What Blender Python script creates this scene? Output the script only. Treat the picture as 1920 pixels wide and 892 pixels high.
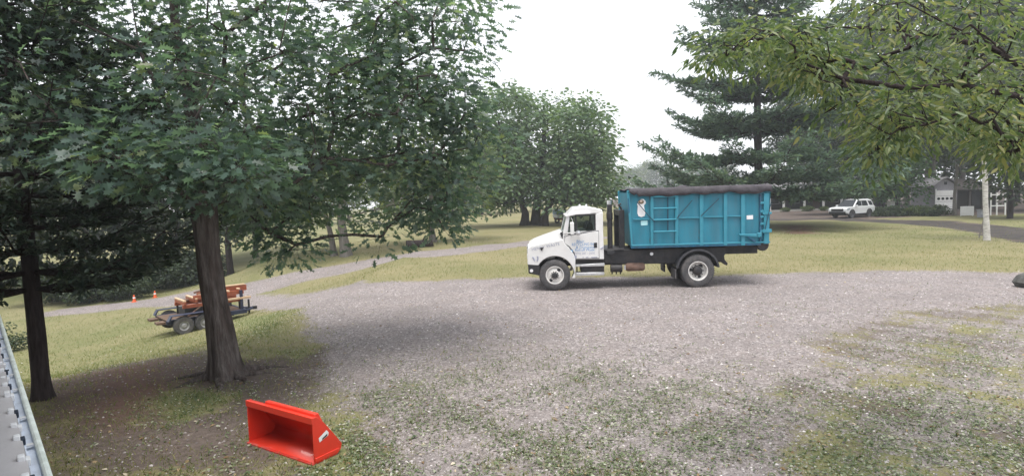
import bpy, math, random
import numpy as np
from mathutils import Vector, Matrix, Euler

# ------------------------------------------------------------------ camera, world, sun
for o in list(bpy.data.objects): bpy.data.objects.remove(o)
SC = bpy.context.scene
COL = SC.collection
random.seed(7); RNG = np.random.default_rng(7)
R = math.radians
F = 1100.0; CAMH = 3.1; PITCH = R(3.95); ROLL = R(1.8)
cam_d = bpy.data.cameras.new('camera'); cam = bpy.data.objects.new('camera', cam_d); COL.objects.link(cam)
cam_d.sensor_width = 36; cam_d.lens = 36*F/1920; cam_d.clip_start = .05; cam_d.clip_end = 3000
CR = Euler((R(90)-PITCH, 0, 0)).to_matrix() @ Matrix.Rotation(-ROLL, 3, 'Z')
cam.matrix_world = Matrix.Translation((0, 0, CAMH)) @ CR.to_4x4()
SC.camera = cam

SUN_DIR = Vector((-.03, -.24, .95)).normalized()
sun_d = bpy.data.lights.new('sun', 'SUN'); sun_d.energy = 2.6; sun_d.angle = R(32); sun_d.color = (1, .96, .9)
sun = bpy.data.objects.new('sun', sun_d); COL.objects.link(sun)
sun.rotation_euler = SUN_DIR.to_track_quat('Z', 'Y').to_euler(); sun.location = (5, -5, 30)
W = bpy.data.worlds.new('World'); SC.world = W; W.use_nodes = True
wn = W.node_tree.nodes; wl = W.node_tree.links
sky = wn.new('ShaderNodeTexSky'); sky.sky_type = 'NISHITA'; sky.sun_disc = False
sky.sun_elevation = math.asin(SUN_DIR.z); sky.sun_rotation = math.atan2(SUN_DIR.x, SUN_DIR.y)
sky.dust_density = 4; sky.air_density = 1; sky.ozone_density = 1
ov = wn.new('ShaderNodeMix'); ov.data_type = 'RGBA'; ov.inputs['Factor'].default_value = .8      # thin even overcast over the clear sky
ov.inputs['B'].default_value = (9.2, 9.3, 9.6, 1)
wl.new(sky.outputs[0], ov.inputs['A']); bg = wn['Background']; wl.new(ov.outputs['Result'], bg.inputs['Color'])
bg.inputs['Strength'].default_value = .12
SC.view_settings.view_transform = 'Standard'; SC.view_settings.look = 'None'
SC.view_settings.exposure = .52; SC.view_settings.gamma = 1
SC.render.engine = 'CYCLES'
cy = SC.cycles; cy.max_bounces = 7; cy.diffuse_bounces = 3; cy.glossy_bounces = 2; cy.transmission_bounces = 5
cy.volume_bounces = 1; cy.transparent_max_bounces = 6; cy.use_denoising = True; cy.caustics_reflective = False; cy.caustics_refractive = False

# ------------------------------------------------------------------ terrain and picture measures
def sm(v, a, b):
    t = np.clip((np.asarray(v, float)-a)/(b-a), 0, 1); return t*t*(3-2*t)
def terrain(x, y):
    x = np.asarray(x, float); y = np.asarray(y, float)
    u = np.maximum(0, -x-6)
    d = 3.0*(1-np.exp(-u/9))*sm(y, 7.5, 18)
    d = d*(1-sm(y, 28, 42)*sm(x, -24, -13)*.9)
    d = d*(1-.55*sm(y, 48, 90))
    bump = .05*np.sin(x*.55+1.3)*np.sin(y*.43)+.025*np.sin(x*1.3+y*.9)
    return -d+bump*sm(np.hypot(x-4, y-15), 10, 20)
def tz(x, y): return float(terrain(x, y))
def ray(px, py): return CR @ Vector(((px-960)/F, -(py-446)/F, -1))
def at(px, py, Y):
    d = ray(px, py); return Vector((0, 0, CAMH))+d*(Y/d.y)
def ground(px, py):
    d = ray(px, py); prev = 2.0; t = 2.0
    while t < 400:
        p = Vector((0, 0, CAMH))+d*t
        if p.z < tz(p.x, p.y):
            a, b = prev, t
            for _ in range(30):
                m = (a+b)/2; q = Vector((0, 0, CAMH))+d*m
                if q.z < tz(q.x, q.y): b = m
                else: a = m
            q = Vector((0, 0, CAMH))+d*b; return Vector((q.x, q.y, tz(q.x, q.y)))
        prev = t; t *= 1.02
    return Vector((0, 0, CAMH))+d*400
def stand(px, Y):                       # the spot on the terrain at depth Y under picture column px
    x = at(px, 430, Y).x; return Vector((x, Y, tz(x, Y)))

# ------------------------------------------------------------------ materials
MATS = {}
def mat(name, col, rough=.6, metal=0, var=.12, scale=6, bump=0, bscale=40, dirt=None, dscale=2.5, damt=.5, spec=.4, stretch=None, coat=0):
    if name in MATS: return MATS[name]
    m = bpy.data.materials.new(name); m.use_nodes = True; MATS[name] = m
    n = m.node_tree.nodes; l = m.node_tree.links; b = n['Principled BSDF']
    b.inputs['Roughness'].default_value = rough; b.inputs['Metallic'].default_value = metal
    b.inputs['Specular IOR Level'].default_value = spec; b.inputs['Coat Weight'].default_value = coat
    tc = n.new('ShaderNodeTexCoord'); src = tc.outputs['Object']
    if stretch:
        mp = n.new('ShaderNodeMapping'); mp.inputs['Scale'].default_value = stretch; l.new(src, mp.inputs[0]); src = mp.outputs[0]
    nz = n.new('ShaderNodeTexNoise'); nz.inputs['Scale'].default_value = scale; nz.inputs['Detail'].default_value = 6; l.new(src, nz.inputs['Vector'])
    rp = n.new('ShaderNodeValToRGB'); l.new(nz.outputs['Fac'], rp.inputs[0])
    rp.color_ramp.elements[0].position = .3; rp.color_ramp.elements[1].position = .7
    c = Vector(col); lo = c*(1-var); hi = c*(1+var)
    rp.color_ramp.elements[0].color = (*lo, 1); rp.color_ramp.elements[1].color = (*[min(1, v) for v in hi], 1)
    out = rp.outputs[0]
    if dirt:
        n2 = n.new('ShaderNodeTexNoise'); n2.inputs['Scale'].default_value = dscale; n2.inputs['Detail'].default_value = 9; n2.inputs['Roughness'].default_value = .7
        l.new(src, n2.inputs['Vector']); r2 = n.new('ShaderNodeValToRGB'); l.new(n2.outputs['Fac'], r2.inputs[0])
        r2.color_ramp.elements[0].position = .45; r2.color_ramp.elements[1].position = .75
        r2.color_ramp.elements[0].color = (0, 0, 0, 1); r2.color_ramp.elements[1].color = (damt, damt, damt, 1)
        mx = n.new('ShaderNodeMix'); mx.data_type = 'RGBA'; l.new(r2.outputs[0], mx.inputs['Factor']); l.new(out, mx.inputs['A'])
        mx.inputs['B'].default_value = (*dirt, 1); out = mx.outputs['Result']
    l.new(out, b.inputs['Base Color'])
    if bump:
        n3 = n.new('ShaderNodeTexNoise'); n3.inputs['Scale'].default_value = bscale; n3.inputs['Detail'].default_value = 8; l.new(src, n3.inputs['Vector'])
        bp = n.new('ShaderNodeBump'); bp.inputs['Strength'].default_value = bump; bp.inputs['Distance'].default_value = .03
        l.new(n3.outputs['Fac'], bp.inputs['Height']); l.new(bp.outputs[0], b.inputs['Normal'])
    return m
def leaf_mat(name, cols, rough=.42, trans=.3, spec=.45, tcol=None):
    m = bpy.data.materials.new(name); m.use_nodes = True; n = m.node_tree.nodes; l = m.node_tree.links
    b = n['Principled BSDF']; b.inputs['Roughness'].default_value = rough; b.inputs['Specular IOR Level'].default_value = spec
    a = n.new('ShaderNodeAttribute'); a.attribute_name = 'tint'
    rp = n.new('ShaderNodeValToRGB'); l.new(a.outputs['Fac'], rp.inputs[0])
    el = rp.color_ramp.elements
    while len(el) < len(cols): el.new(.5)
    for i, c in enumerate(cols): el[i].position = i/(len(cols)-1); el[i].color = (*c, 1)
    l.new(rp.outputs[0], b.inputs['Base Color'])
    t = n.new('ShaderNodeBsdfTranslucent'); mx = n.new('ShaderNodeMixShader'); mx.inputs[0].default_value = trans
    g = n.new('ShaderNodeMix'); g.data_type = 'RGBA'; g.blend_type = 'MULTIPLY'; g.inputs['Factor'].default_value = 1
    l.new(rp.outputs[0], g.inputs['A']); g.inputs['B'].default_value = (*(tcol or (1.9, 1.9, .8)), 1); l.new(g.outputs['Result'], t.inputs['Color'])
    l.new(b.outputs[0], mx.inputs[1]); l.new(t.outputs[0], mx.inputs[2]); l.new(mx.outputs[0], n['Material Output'].inputs[0])
    return m
def glass_mat():
    m = bpy.data.materials.new('window_glass'); m.use_nodes = True; n = m.node_tree.nodes; l = m.node_tree.links
    b = n['Principled BSDF']; b.inputs['Base Color'].default_value = (.02, .03, .03, 1); b.inputs['Roughness'].default_value = .05
    t = n.new('ShaderNodeBsdfTransparent'); t.inputs[0].default_value = (.8, .85, .83, 1); mx = n.new('ShaderNodeMixShader'); mx.inputs[0].default_value = .2
    l.new(t.outputs[0], mx.inputs[1]); l.new(b.outputs[0], mx.inputs[2]); l.new(mx.outputs[0], n['Material Output'].inputs[0]); return m
GLASS = glass_mat()
WHITE = mat('truck_white_paint', (.8, .8, .8), .32, var=.03, dirt=(.42, .38, .33), dscale=1.6, damt=.22, coat=.3)
BLACK = mat('black_steel', (.022, .022, .026), .5, var=.35, dirt=(.12, .1, .085), damt=.35)
DARK = mat('dark_plastic', (.03, .031, .035), .55, var=.2)
RUBBER = mat('tyre_rubber', (.075, .074, .078), .85, var=.25, scale=14, bump=.3, bscale=60, dirt=(.25, .22, .2), dscale=3, damt=.45)
RIM = mat('white_wheel_steel', (.76, .75, .73), .45, var=.08, dirt=(.25, .2, .16), dscale=6, damt=.5)
ALU = mat('worn_aluminium', (.62, .63, .65), .38, .75, var=.15, scale=12)
TEAL = mat('blue_container_paint', (.022, .21, .30), .5, var=.16, scale=3, bump=.12, bscale=5, dirt=(.075, .17, .23), dscale=2.2, damt=.75, stretch=(1.6, 1, .3))
TEAL2 = mat('blue_container_rib_paint', (.036, .26, .355), .48, var=.12, scale=4, dirt=(.09, .2, .28), dscale=4, damt=.45)
RUSTBLUE = mat('scraped_blue_steel', (.012, .11, .2), .6, var=.3, scale=9, dirt=(.1, .06, .045), dscale=5, damt=.6)
TARP = mat('black_mesh_tarp', (.055, .049, .058), .85, var=.35, scale=5, bump=.6, bscale=14, dirt=(.14, .13, .13), dscale=3, damt=.35)
RED = mat('red_bucket_paint', (.72, .042, .02), .42, var=.05, scale=4, dirt=(.4, .05, .03), dscale=5, damt=.25, coat=.25)
STICK = mat('white_sticker', (.82, .82, .84), .5, var=.04)
CYAN = mat('pale_cyan_sticker', (.5, .85, .9), .5, var=.04)
INK = mat('blue_print', (.12, .31, .6), .6, var=.1)
GREYINK = mat('grey_print', (.38, .4, .5), .6, var=.1)
PALEBLUE = mat('pale_blue_print', (.62, .84, .92), .5, var=.03)
RUSTY = mat('rusty_brown_tank', (.17, .1, .075), .7, var=.3, dirt=(.3, .24, .2), damt=.4)
BARK = mat('oak_bark', (.075, .06, .055), .95, var=.45, scale=5, bump=1, bscale=11, stretch=(3, 3, .45), dirt=(.27, .25, .24), dscale=3, damt=.6, spec=.1)
BARK2 = mat('dark_bark', (.045, .036, .036), .95, var=.4, scale=6, bump=1, bscale=12, stretch=(3, 3, .5), spec=.1)
BARKG = mat('grey_bark', (.19, .175, .16), .95, var=.35, scale=5, bump=.8, bscale=10, stretch=(3, 3, .5), dirt=(.1, .09, .08), damt=.6, spec=.1)
BIRCH = mat('birch_bark', (.6, .58, .55), .8, var=.15, scale=5, stretch=(1, 1, 3), dirt=(.08, .07, .065), dscale=4, damt=.85, spec=.2)

# ------------------------------------------------------------------ object helpers
def link(o, parent=None):
    COL.objects.link(o)
    if parent is not None: o.parent = parent
    return o
def tag(o, label=None, cat=None, group=None, kind=None):
    for k, v in (('label', label), ('category', cat), ('group', group), ('kind', kind)):
        if v: o[k] = v
    return o
def thing(name, label, cat, loc=(0, 0, 0), rz=0, group=None):
    o = bpy.data.objects.new(name, None); link(o); o.location = loc; o.rotation_euler = (0, 0, rz); o.empty_display_size = .3
    return tag(o, label, cat, group)
def copy_tree(o, parent=None):
    c = o.copy(); COL.objects.link(c); c.parent = parent
    for ch in list(o.children): copy_tree(ch, c)
    return c
class MB:
    def __init__(s): s.v = []; s.f = []
    def add(s, vs, fs):
        k = len(s.v); s.v += [tuple(v) for v in vs]; s.f += [tuple(i+k for i in f) for f in fs]; return s
    def box(s, x0, x1, y0, y1, z0, z1):
        vs = [(x, y, z) for z in (z0, z1) for x, y in ((x0, y0), (x1, y0), (x1, y1), (x0, y1))]
        return s.add(vs, [(3, 2, 1, 0), (4, 5, 6, 7), (0, 1, 5, 4), (1, 2, 6, 5), (2, 3, 7, 6), (3, 0, 4, 7)])
    def prism(s, prof, y0, y1, ins0=0, ins1=0):      # side profile in x,z pushed from y0 to y1; ins shrinks an end about its middle
        n = len(prof); cx = sum(p[0] for p in prof)/n; cz = sum(p[1] for p in prof)/n
        a = [(p[0]+(cx-p[0])*ins0, y0, p[1]+(cz-p[1])*ins0) for p in prof]; b = [(p[0]+(cx-p[0])*ins1, y1, p[1]+(cz-p[1])*ins1) for p in prof]
        return s.add(a+b, [tuple(range(n)), tuple(range(2*n-1, n-1, -1))]+[(i, i+n, (i+1) % n+n, (i+1) % n) for i in range(n)])
    def tube(s, pts, rad, n=8, cap=True):
        pts = [Vector(p) for p in pts]; m = len(pts)
        rad = rad if hasattr(rad, '__len__') else [rad]*m
        vs = []; fs = []; ref = None
        for i in range(m):
            d = (pts[min(i+1, m-1)]-pts[max(i-1, 0)]).normalized()
            if ref is None: ref = Vector((0, 0, 1)) if abs(d.z) < .9 else Vector((1, 0, 0))
            u = d.cross(ref).normalized(); w = u.cross(d)
            if u.length < .1: u = d.orthogonal().normalized(); w = u.cross(d)
            ref = w
            for k in range(n):
                a = 2*math.pi*k/n; vs.append(pts[i]+(u*math.cos(a)+w*math.sin(a))*rad[i])
        for i in range(m-1):
            for k in range(n): fs.append((i*n+k, i*n+(k+1) % n, (i+1)*n+(k+1) % n, (i+1)*n+k))
        if cap: fs += [tuple(range(n-1, -1, -1)), tuple(range((m-1)*n, m*n))]
        return s.add(vs, fs)
    def lathe_y(s, prof, c=(0, 0, 0), n=32):           # profile (radius, y) spun about the y axis
        m = len(prof); vs = []; fs = []
        for k in range(n):
            a = 2*math.pi*k/n
            for r, y in prof: vs.append((c[0]+r*math.cos(a), c[1]+y, c[2]+r*math.sin(a)))
        for k in range(n):
            for i in range(m-1): fs.append((k*m+i, k*m+i+1, ((k+1) % n)*m+i+1, ((k+1) % n)*m+i))
        return s.add(vs, fs)
    def lathe_z(s, prof, c=(0, 0, 0), n=20):
        m = len(prof); vs = []; fs = []
        for k in range(n):
            a = 2*math.pi*k/n
            for r, z in prof: vs.append((c[0]+r*math.cos(a), c[1]+r*math.sin(a), c[2]+z))
        for k in range(n):
            for i in range(m-1): fs.append((k*m+i, ((k+1) % n)*m+i, ((k+1) % n)*m+i+1, k*m+i+1))
        return s.add(vs, fs)
    def mesh(s, name, m, ang=35):
        me = bpy.data.meshes.new(name); me.from_pydata(s.v, [], s.f); me.materials.append(m)
        me.polygons.foreach_set('use_smooth', [True]*len(me.polygons)); me.set_sharp_from_angle(angle=R(ang)); me.update(); return me
    def build(s, name, m, parent=None, bevel=0, ang=35, label=None):
        o = bpy.data.objects.new(name, s.mesh(name, m, ang)); link(o, parent)
        if bevel:
            import bmesh
            bm = bmesh.new(); bm.from_mesh(o.data); bmesh.ops.recalc_face_normals(bm, faces=bm.faces); bm.to_mesh(o.data); bm.free()
            b = o.modifiers.new('bevel', 'BEVEL'); b.width = bevel; b.segments = 2; b.limit_method = 'ANGLE'; b.angle_limit = R(35)
        if label: o['label'] = label
        return o
def text(name, body, size, m, parent, loc, align='LEFT', ext=.001, sx=1, rot=(R(90), 0, 0)):
    c = bpy.data.curves.new(name, 'FONT'); c.body = body; c.size = size; c.extrude = ext; c.align_x = align; c.materials.append(m); c.resolution_u = 2
    t_ = bpy.data.objects.new('lettering_curve', c); COL.objects.link(t_); dg = bpy.context.evaluated_depsgraph_get()
    me = bpy.data.meshes.new_from_object(t_.evaluated_get(dg)); bpy.data.objects.remove(t_)
    o = bpy.data.objects.new(name, me); link(o, parent); o.location = loc; o.rotation_euler = rot; o.scale = (sx, 1, 1); o['kind'] = 'stuff'; return o

def bulk_mesh(name, V, faces_per, T, nv, ni, m, tint=None, smooth=False):
    """T copies of one template: V (ni*nv,3); faces_per = list of index tuples of the template."""
    me = bpy.data.meshes.new(name); V = np.ascontiguousarray(V, dtype=np.float32)
    me.vertices.add(len(V)); me.vertices.foreach_set('co', V.ravel())
    starts = []; idx = []; tot = []; k = 0
    for f in faces_per: starts.append(k); tot.append(len(f)); idx += list(f); k += len(f)
    idx = np.array(idx, np.int32); base = np.arange(ni, dtype=np.int32)
    L = (idx[None, :]+(base*nv)[:, None]).ravel()
    S = (np.array(starts, np.int32)[None, :]+(base*k)[:, None]).ravel()
    me.loops.add(len(L)); me.loops.foreach_set('vertex_index', L)
    me.polygons.add(len(S)); me.polygons.foreach_set('loop_start', S)
    if smooth: me.polygons.foreach_set('use_smooth', np.ones(len(S), bool))
    if tint is not None:
        a = me.attributes.new('tint', 'FLOAT', 'POINT'); a.data.foreach_set('value', np.repeat(np.asarray(tint, np.float32), nv))
    me.materials.append(m); me.update(calc_edges=True); return me
def norm(a): return a/np.maximum(1e-9, np.linalg.norm(a, axis=1, keepdims=True))
OAK_LEAF = ([(0, -.1), (.035, .12), (.2, .2), (.09, .3), (.12, .42), (.36, .55), (.13, .6), (.15, .7), (.27, .86), (.09, .84), (0, 1.05),
             (-.09, .84), (-.27, .86), (-.15, .7), (-.13, .6), (-.36, .55), (-.12, .42), (-.09, .3), (-.2, .2), (-.035, .12)], [tuple(range(20))])
SIMPLE_LEAF = ([(0, 0), (.26, .35), (.2, .72), (0, 1.05), (-.2, .72), (-.26, .35)], [(0, 1, 2, 3, 4, 5)])
LONG_LEAF = ([(0, 0), (.13, .2), (.17, .5), (.1, .8), (0, 1.08), (-.1, .8), (-.17, .5), (-.13, .2)], [(0, 1, 2, 3, 4), (0, 4, 5, 6, 7)])
QUAD_LEAF = ([(0, 0), (.34, .5), (0, 1), (-.34, .5)], [(0, 1, 2, 3)])
NEEDLE = ([(-.06, 0), (.06, 0), (.16, .7), (0, 1), (-.16, .7)], [(0, 1, 2, 3, 4)])
def leaf_verts(P, T, N, size, tmpl, curl=.15):
    t2 = np.array(tmpl[0], float); T = norm(T); B = norm(np.cross(N, T)); N = np.cross(T, B)
    z = curl*(t2[:, 1]**2)*-1+.25*np.abs(t2[:, 0])
    V = P[:, None, :]+size[:, None, None]*(B[:, None, :]*t2[None, :, 0, None]+T[:, None, :]*t2[None, :, 1, None]+N[:, None, :]*z[None, :, None])
    return V.reshape(-1, 3)
def scatter_leaves(name, P, T, N, size, tint, tmpl, m, parent=None, curl=.15, kind='stuff'):
    me = bulk_mesh(name, leaf_verts(P, T, N, size, tmpl, curl), tmpl[1], None, len(tmpl[0]), len(P), m, tint)
    o = bpy.data.objects.new(name, me); link(o, parent)
    if kind: o['kind'] = kind
    return o

# ------------------------------------------------------------------ ground
def pix_poly(pts): return [(ground(*p).x, ground(*p).y) for p in pts]
def poly_mask(X, Y, poly, soft):
    poly = np.array(poly); inside = np.zeros(X.shape, bool); dist = np.full(X.shape, 1e9)
    for i in range(len(poly)):
        (x0, y0), (x1, y1) = poly[i], poly[(i+1) % len(poly)]
        if y0 != y1:
            c = ((y0 > Y) != (y1 > Y)) & (X < (x1-x0)*(Y-y0)/(y1-y0)+x0); inside ^= c
        dx, dy = x1-x0, y1-y0; t = np.clip(((X-x0)*dx+(Y-y0)*dy)/max(1e-9, dx*dx+dy*dy), 0, 1)
        dist = np.minimum(dist, np.hypot(X-x0-t*dx, Y-y0-t*dy))
    return np.clip(.5+np.where(inside, dist, -dist)/(2*soft), 0, 1)
def line_mask(X, Y, pts, half, soft):
    dist = np.full(X.shape, 1e9)
    for (x0, y0), (x1, y1) in zip(pts[:-1], pts[1:]):
        dx, dy = x1-x0, y1-y0; t = np.clip(((X-x0)*dx+(Y-y0)*dy)/max(1e-9, dx*dx+dy*dy), 0, 1)
        dist = np.minimum(dist, np.hypot(X-x0-t*dx, Y-y0-t*dy))
    return np.clip(.5+(half-dist)/(2*soft), 0, 1)
def wob(X, Y, s, seed=0):
    return (np.sin(X*s+seed)*np.sin(Y*s*1.13+seed*2.1)+.6*np.sin(X*s*2.3+Y*s*1.7+seed*3)+.4*np.sin(Y*s*3.9-X*s*3.1+seed))/2
P_YARD = pix_poly([(470, 545), (700, 529), (985, 520), (1330, 517), (1500, 511), (1700, 506), (1910, 512)])+[(24, 22), (24, 15.5)]+pix_poly([(1900, 572), (1700, 588), (1560, 640), (1590, 720), (1560, 890)])+[(2, 3), (-2.6, 3)]+pix_poly([(650, 890), (640, 800), (560, 700), (590, 640), (520, 590), (440, 580)])
P_ROAD = pix_poly([(1100, 446), (1000, 455), (850, 472), (700, 492), (580, 515), (480, 540), (400, 553), (300, 563), (200, 576), (140, 582)])
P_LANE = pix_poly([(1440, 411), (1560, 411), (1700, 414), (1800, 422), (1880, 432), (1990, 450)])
P_DIRT = pix_poly([(60, 720), (180, 690), (330, 665), (480, 655), (600, 640), (690, 640), (680, 680), (600, 740), (540, 800), (560, 880), (400, 891), (100, 891)])
P_RED = pix_poly([(170, 700), (280, 680), (330, 720), (250, 780), (150, 790)])
P_MOSS = [pix_poly(q) for q in ([(230, 760), (330, 720), (480, 735), (420, 770), (300, 800)], [(430, 590), (560, 580), (520, 640), (450, 650)], [(470, 660), (590, 650), (560, 680)])]
P_CLOV = [pix_poly(q) for q in ([(1000, 690), (1150, 680), (1320, 740), (1290, 850), (1150, 880), (1060, 800)], [(850, 660), (960, 650), (960, 700), (860, 710)], [(780, 700), (900, 690), (880, 760), (760, 770)], [(1600, 640), (1750, 600), (1910, 620), (1915, 700), (1700, 690)], [(1640, 780), (1760, 740), (1910, 760), (1915, 880), (1700, 885)], [(560, 840), (650, 800), (700, 860), (600, 889)])]
P_LEAFMAT = pix_poly([(1440, 420), (1540, 422), (1560, 440), (1450, 440)])
P_SHADE_R = pix_poly([(1830, 430), (1915, 432), (1918, 462), (1850, 452)])
def zones(X, Y):
    w1 = wob(X, Y, .9, 1); w2 = wob(X, Y, 2.7, 4); w3 = wob(X, Y, .35, 2)
    XX = X+.35*w1; YY = Y+.5*w2*.5
    yard = poly_mask(XX, YY, P_YARD, .9)
    road = np.maximum(line_mask(X, Y, P_ROAD, 1.75, .5), 0)
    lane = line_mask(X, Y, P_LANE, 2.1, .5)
    dirt = np.maximum(poly_mask(XX, YY, P_DIRT, 1.2), poly_mask(X, Y, P_LEAFMAT, 1.5)*.62)
    dirt = np.maximum(dirt, lane); dirt = np.maximum(dirt, sm(Y, 52, 60)*sm(X, 20, 30)*.85)
    red = poly_mask(XX, YY, P_RED, .8); red = np.maximum(red, poly_mask(XX, YY, P_LEAFMAT, 1.5))
    green = .38+.3*w3
    for q in P_CLOV: green = np.maximum(green, poly_mask(XX, YY, q, 1.2)*1.0)
    moss = np.zeros_like(X)
    for q in P_MOSS: moss = np.maximum(moss, poly_mask(XX, YY, q, .6))
    lush = sm(X, 14, 22)*sm(Y, 26, 36)*.35+sm(-X, 9, 16)*.3
    clov = np.zeros_like(X)
    for q in P_CLOV: clov = np.maximum(clov, poly_mask(XX, YY, q, 1.4))
    clov = np.clip(clov*(.8+.45*w2)+(1-sm(Y, 8, 13))*np.clip(.42+.3*w1+.25*w2, 0, 1)*(np.abs(X) < 9)*(X > -2.5), 0, 1)
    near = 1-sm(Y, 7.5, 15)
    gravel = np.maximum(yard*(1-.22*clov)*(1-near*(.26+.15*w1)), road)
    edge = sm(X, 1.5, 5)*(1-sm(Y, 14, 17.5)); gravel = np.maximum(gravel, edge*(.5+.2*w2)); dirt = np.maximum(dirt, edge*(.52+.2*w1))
    dirt = np.maximum(dirt, yard*near*(.62+.25*w3))  # yard gets a darker, browner mix towards the camera
    gravel = gravel*(1-moss)
    return gravel, np.clip(dirt*(1-moss*.9), 0, 1), np.clip(np.maximum(green*.6+lush, np.maximum(moss, clov*.9)), 0, 1), red, yard, road, lane
def ground_material():
    m = bpy.data.materials.new('ground_cover'); m.use_nodes = True; n = m.node_tree.nodes; l = m.node_tree.links
    b = n['Principled BSDF']; b.inputs['Roughness'].default_value = .95; b.inputs['Specular IOR Level'].default_value = .12
    tc = n.new('ShaderNodeTexCoord'); src = tc.outputs['Object']
    za = n.new('ShaderNodeAttribute'); za.attribute_name = 'zone'; sp = n.new('ShaderNodeSeparateColor'); l.new(za.outputs['Color'], sp.inputs[0])
    zr = n.new('ShaderNodeAttribute'); zr.attribute_name = 'redsoil'
    def noise(s, d=6, r=.6):
        q = n.new('ShaderNodeTexNoise'); q.inputs['Scale'].default_value = s; q.inputs['Detail'].default_value = d; q.inputs['Roughness'].default_value = r; l.new(src, q.inputs['Vector']); return q.outputs['Fac']
    def ramp(f, *st):
        q = n.new('ShaderNodeValToRGB'); l.new(f, q.inputs[0]); e = q.color_ramp.elements
        while len(e) < len(st): e.new(.5)
        for i, (p, c) in enumerate(st): e[i].position = p; e[i].color = (*c, 1) if hasattr(c, '__len__') else (c, c, c, 1)
        return q.outputs[0]
    def mix(f, a, c, bt='MIX'):
        q = n.new('ShaderNodeMix'); q.data_type = 'RGBA'; q.blend_type = bt
        if isinstance(f, (int, float)): q.inputs['Factor'].default_value = f
        else: l.new(f, q.inputs['Factor'])
        for k, s in (('A', a), ('B', c)):
            if hasattr(s, 'node'): l.new(s, q.inputs[k])
            else: q.inputs[k].default_value = (*s, 1)
        return q.outputs['Result']
    def math_(op, a, c, cl=False):
        q = n.new('ShaderNodeMath'); q.operation = op; q.use_clamp = cl
        for i, s in enumerate((a, c)):
            if hasattr(s, 'node'): l.new(s, q.inputs[i])
            else: q.inputs[i].default_value = s
        return q.outputs[0]
    def vor(s):
        q = n.new('ShaderNodeTexVoronoi'); q.inputs['Scale'].default_value = s; l.new(src, q.inputs['Vector']); return q
    fine = noise(9, 10, .75); mid = noise(1.3, 8, .65); big = noise(.22, 5); tiny = noise(45, 4, .7)
    v1 = vor(20); v2 = vor(46)
    stone = ramp(v1.outputs['Color'], (0, (.055, .05, .052)), (.35, (.18, .162, .163)), (.7, (.295, .263, .258)), (1, (.68, .63, .62)))
    stone2 = ramp(v2.outputs['Color'], (0, (.05, .046, .047)), (.5, (.225, .2, .196)), (1, (.5, .455, .445)))
    grav = mix(.5, stone, stone2)
    grav = mix(ramp(mid, (.4, 0), (.7, .5)), grav, (.27, .228, .213))
    grav = mix(ramp(noise(.6, 6), (.46, 0), (.66, .55)), grav, (.185, .165, .16))
    gcol = mix(math_('ADD', math_('MULTIPLY', sp.outputs[2], .95), math_('MULTIPLY', math_('SUBTRACT', mid, .5), 1.3), True), (.245, .22, .118), (.115, .165, .058))
    gcol = mix(ramp(fine, (.35, 0), (.7, .7)), gcol, (.2, .178, .092))
    gcol = mix(ramp(tiny, (.3, .55), (.55, 0)), gcol, (.075, .075, .035))
    gcol = mix(ramp(big, (.4, 0), (.65, .5)), gcol, (.29, .25, .15))
    dcol = ramp(fine, (.25, (.06, .047, .041)), (.5, (.115, .092, .081)), (.75, (.20, .165, .142)))
    dcol = mix(math_('MULTIPLY', zr.outputs['Fac'], ramp(fine, (.3, .25), (.7, .85))), dcol, (.17, .078, .055))
    nn = math_('ADD', math_('MULTIPLY', math_('SUBTRACT', mid, .5), 1.1), math_('MULTIPLY', math_('SUBTRACT', fine, .5), 1.5))
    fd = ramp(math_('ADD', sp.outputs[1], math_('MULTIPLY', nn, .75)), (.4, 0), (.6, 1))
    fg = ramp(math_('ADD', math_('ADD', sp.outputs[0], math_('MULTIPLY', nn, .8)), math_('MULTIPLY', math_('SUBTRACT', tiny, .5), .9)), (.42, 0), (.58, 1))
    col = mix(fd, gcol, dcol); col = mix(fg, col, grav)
    l.new(col, b.inputs['Base Color'])
    h = math_('ADD', math_('MULTIPLY', v1.outputs['Distance'], .5), math_('MULTIPLY', fine, .8))
    bp = n.new('ShaderNodeBump'); bp.inputs['Strength'].default_value = .7; bp.inputs['Distance'].default_value = .04; l.new(h, bp.inputs['Height']); l.new(bp.outputs[0], b.inputs['Normal'])
    return m
GROUND = ground_material()
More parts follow.
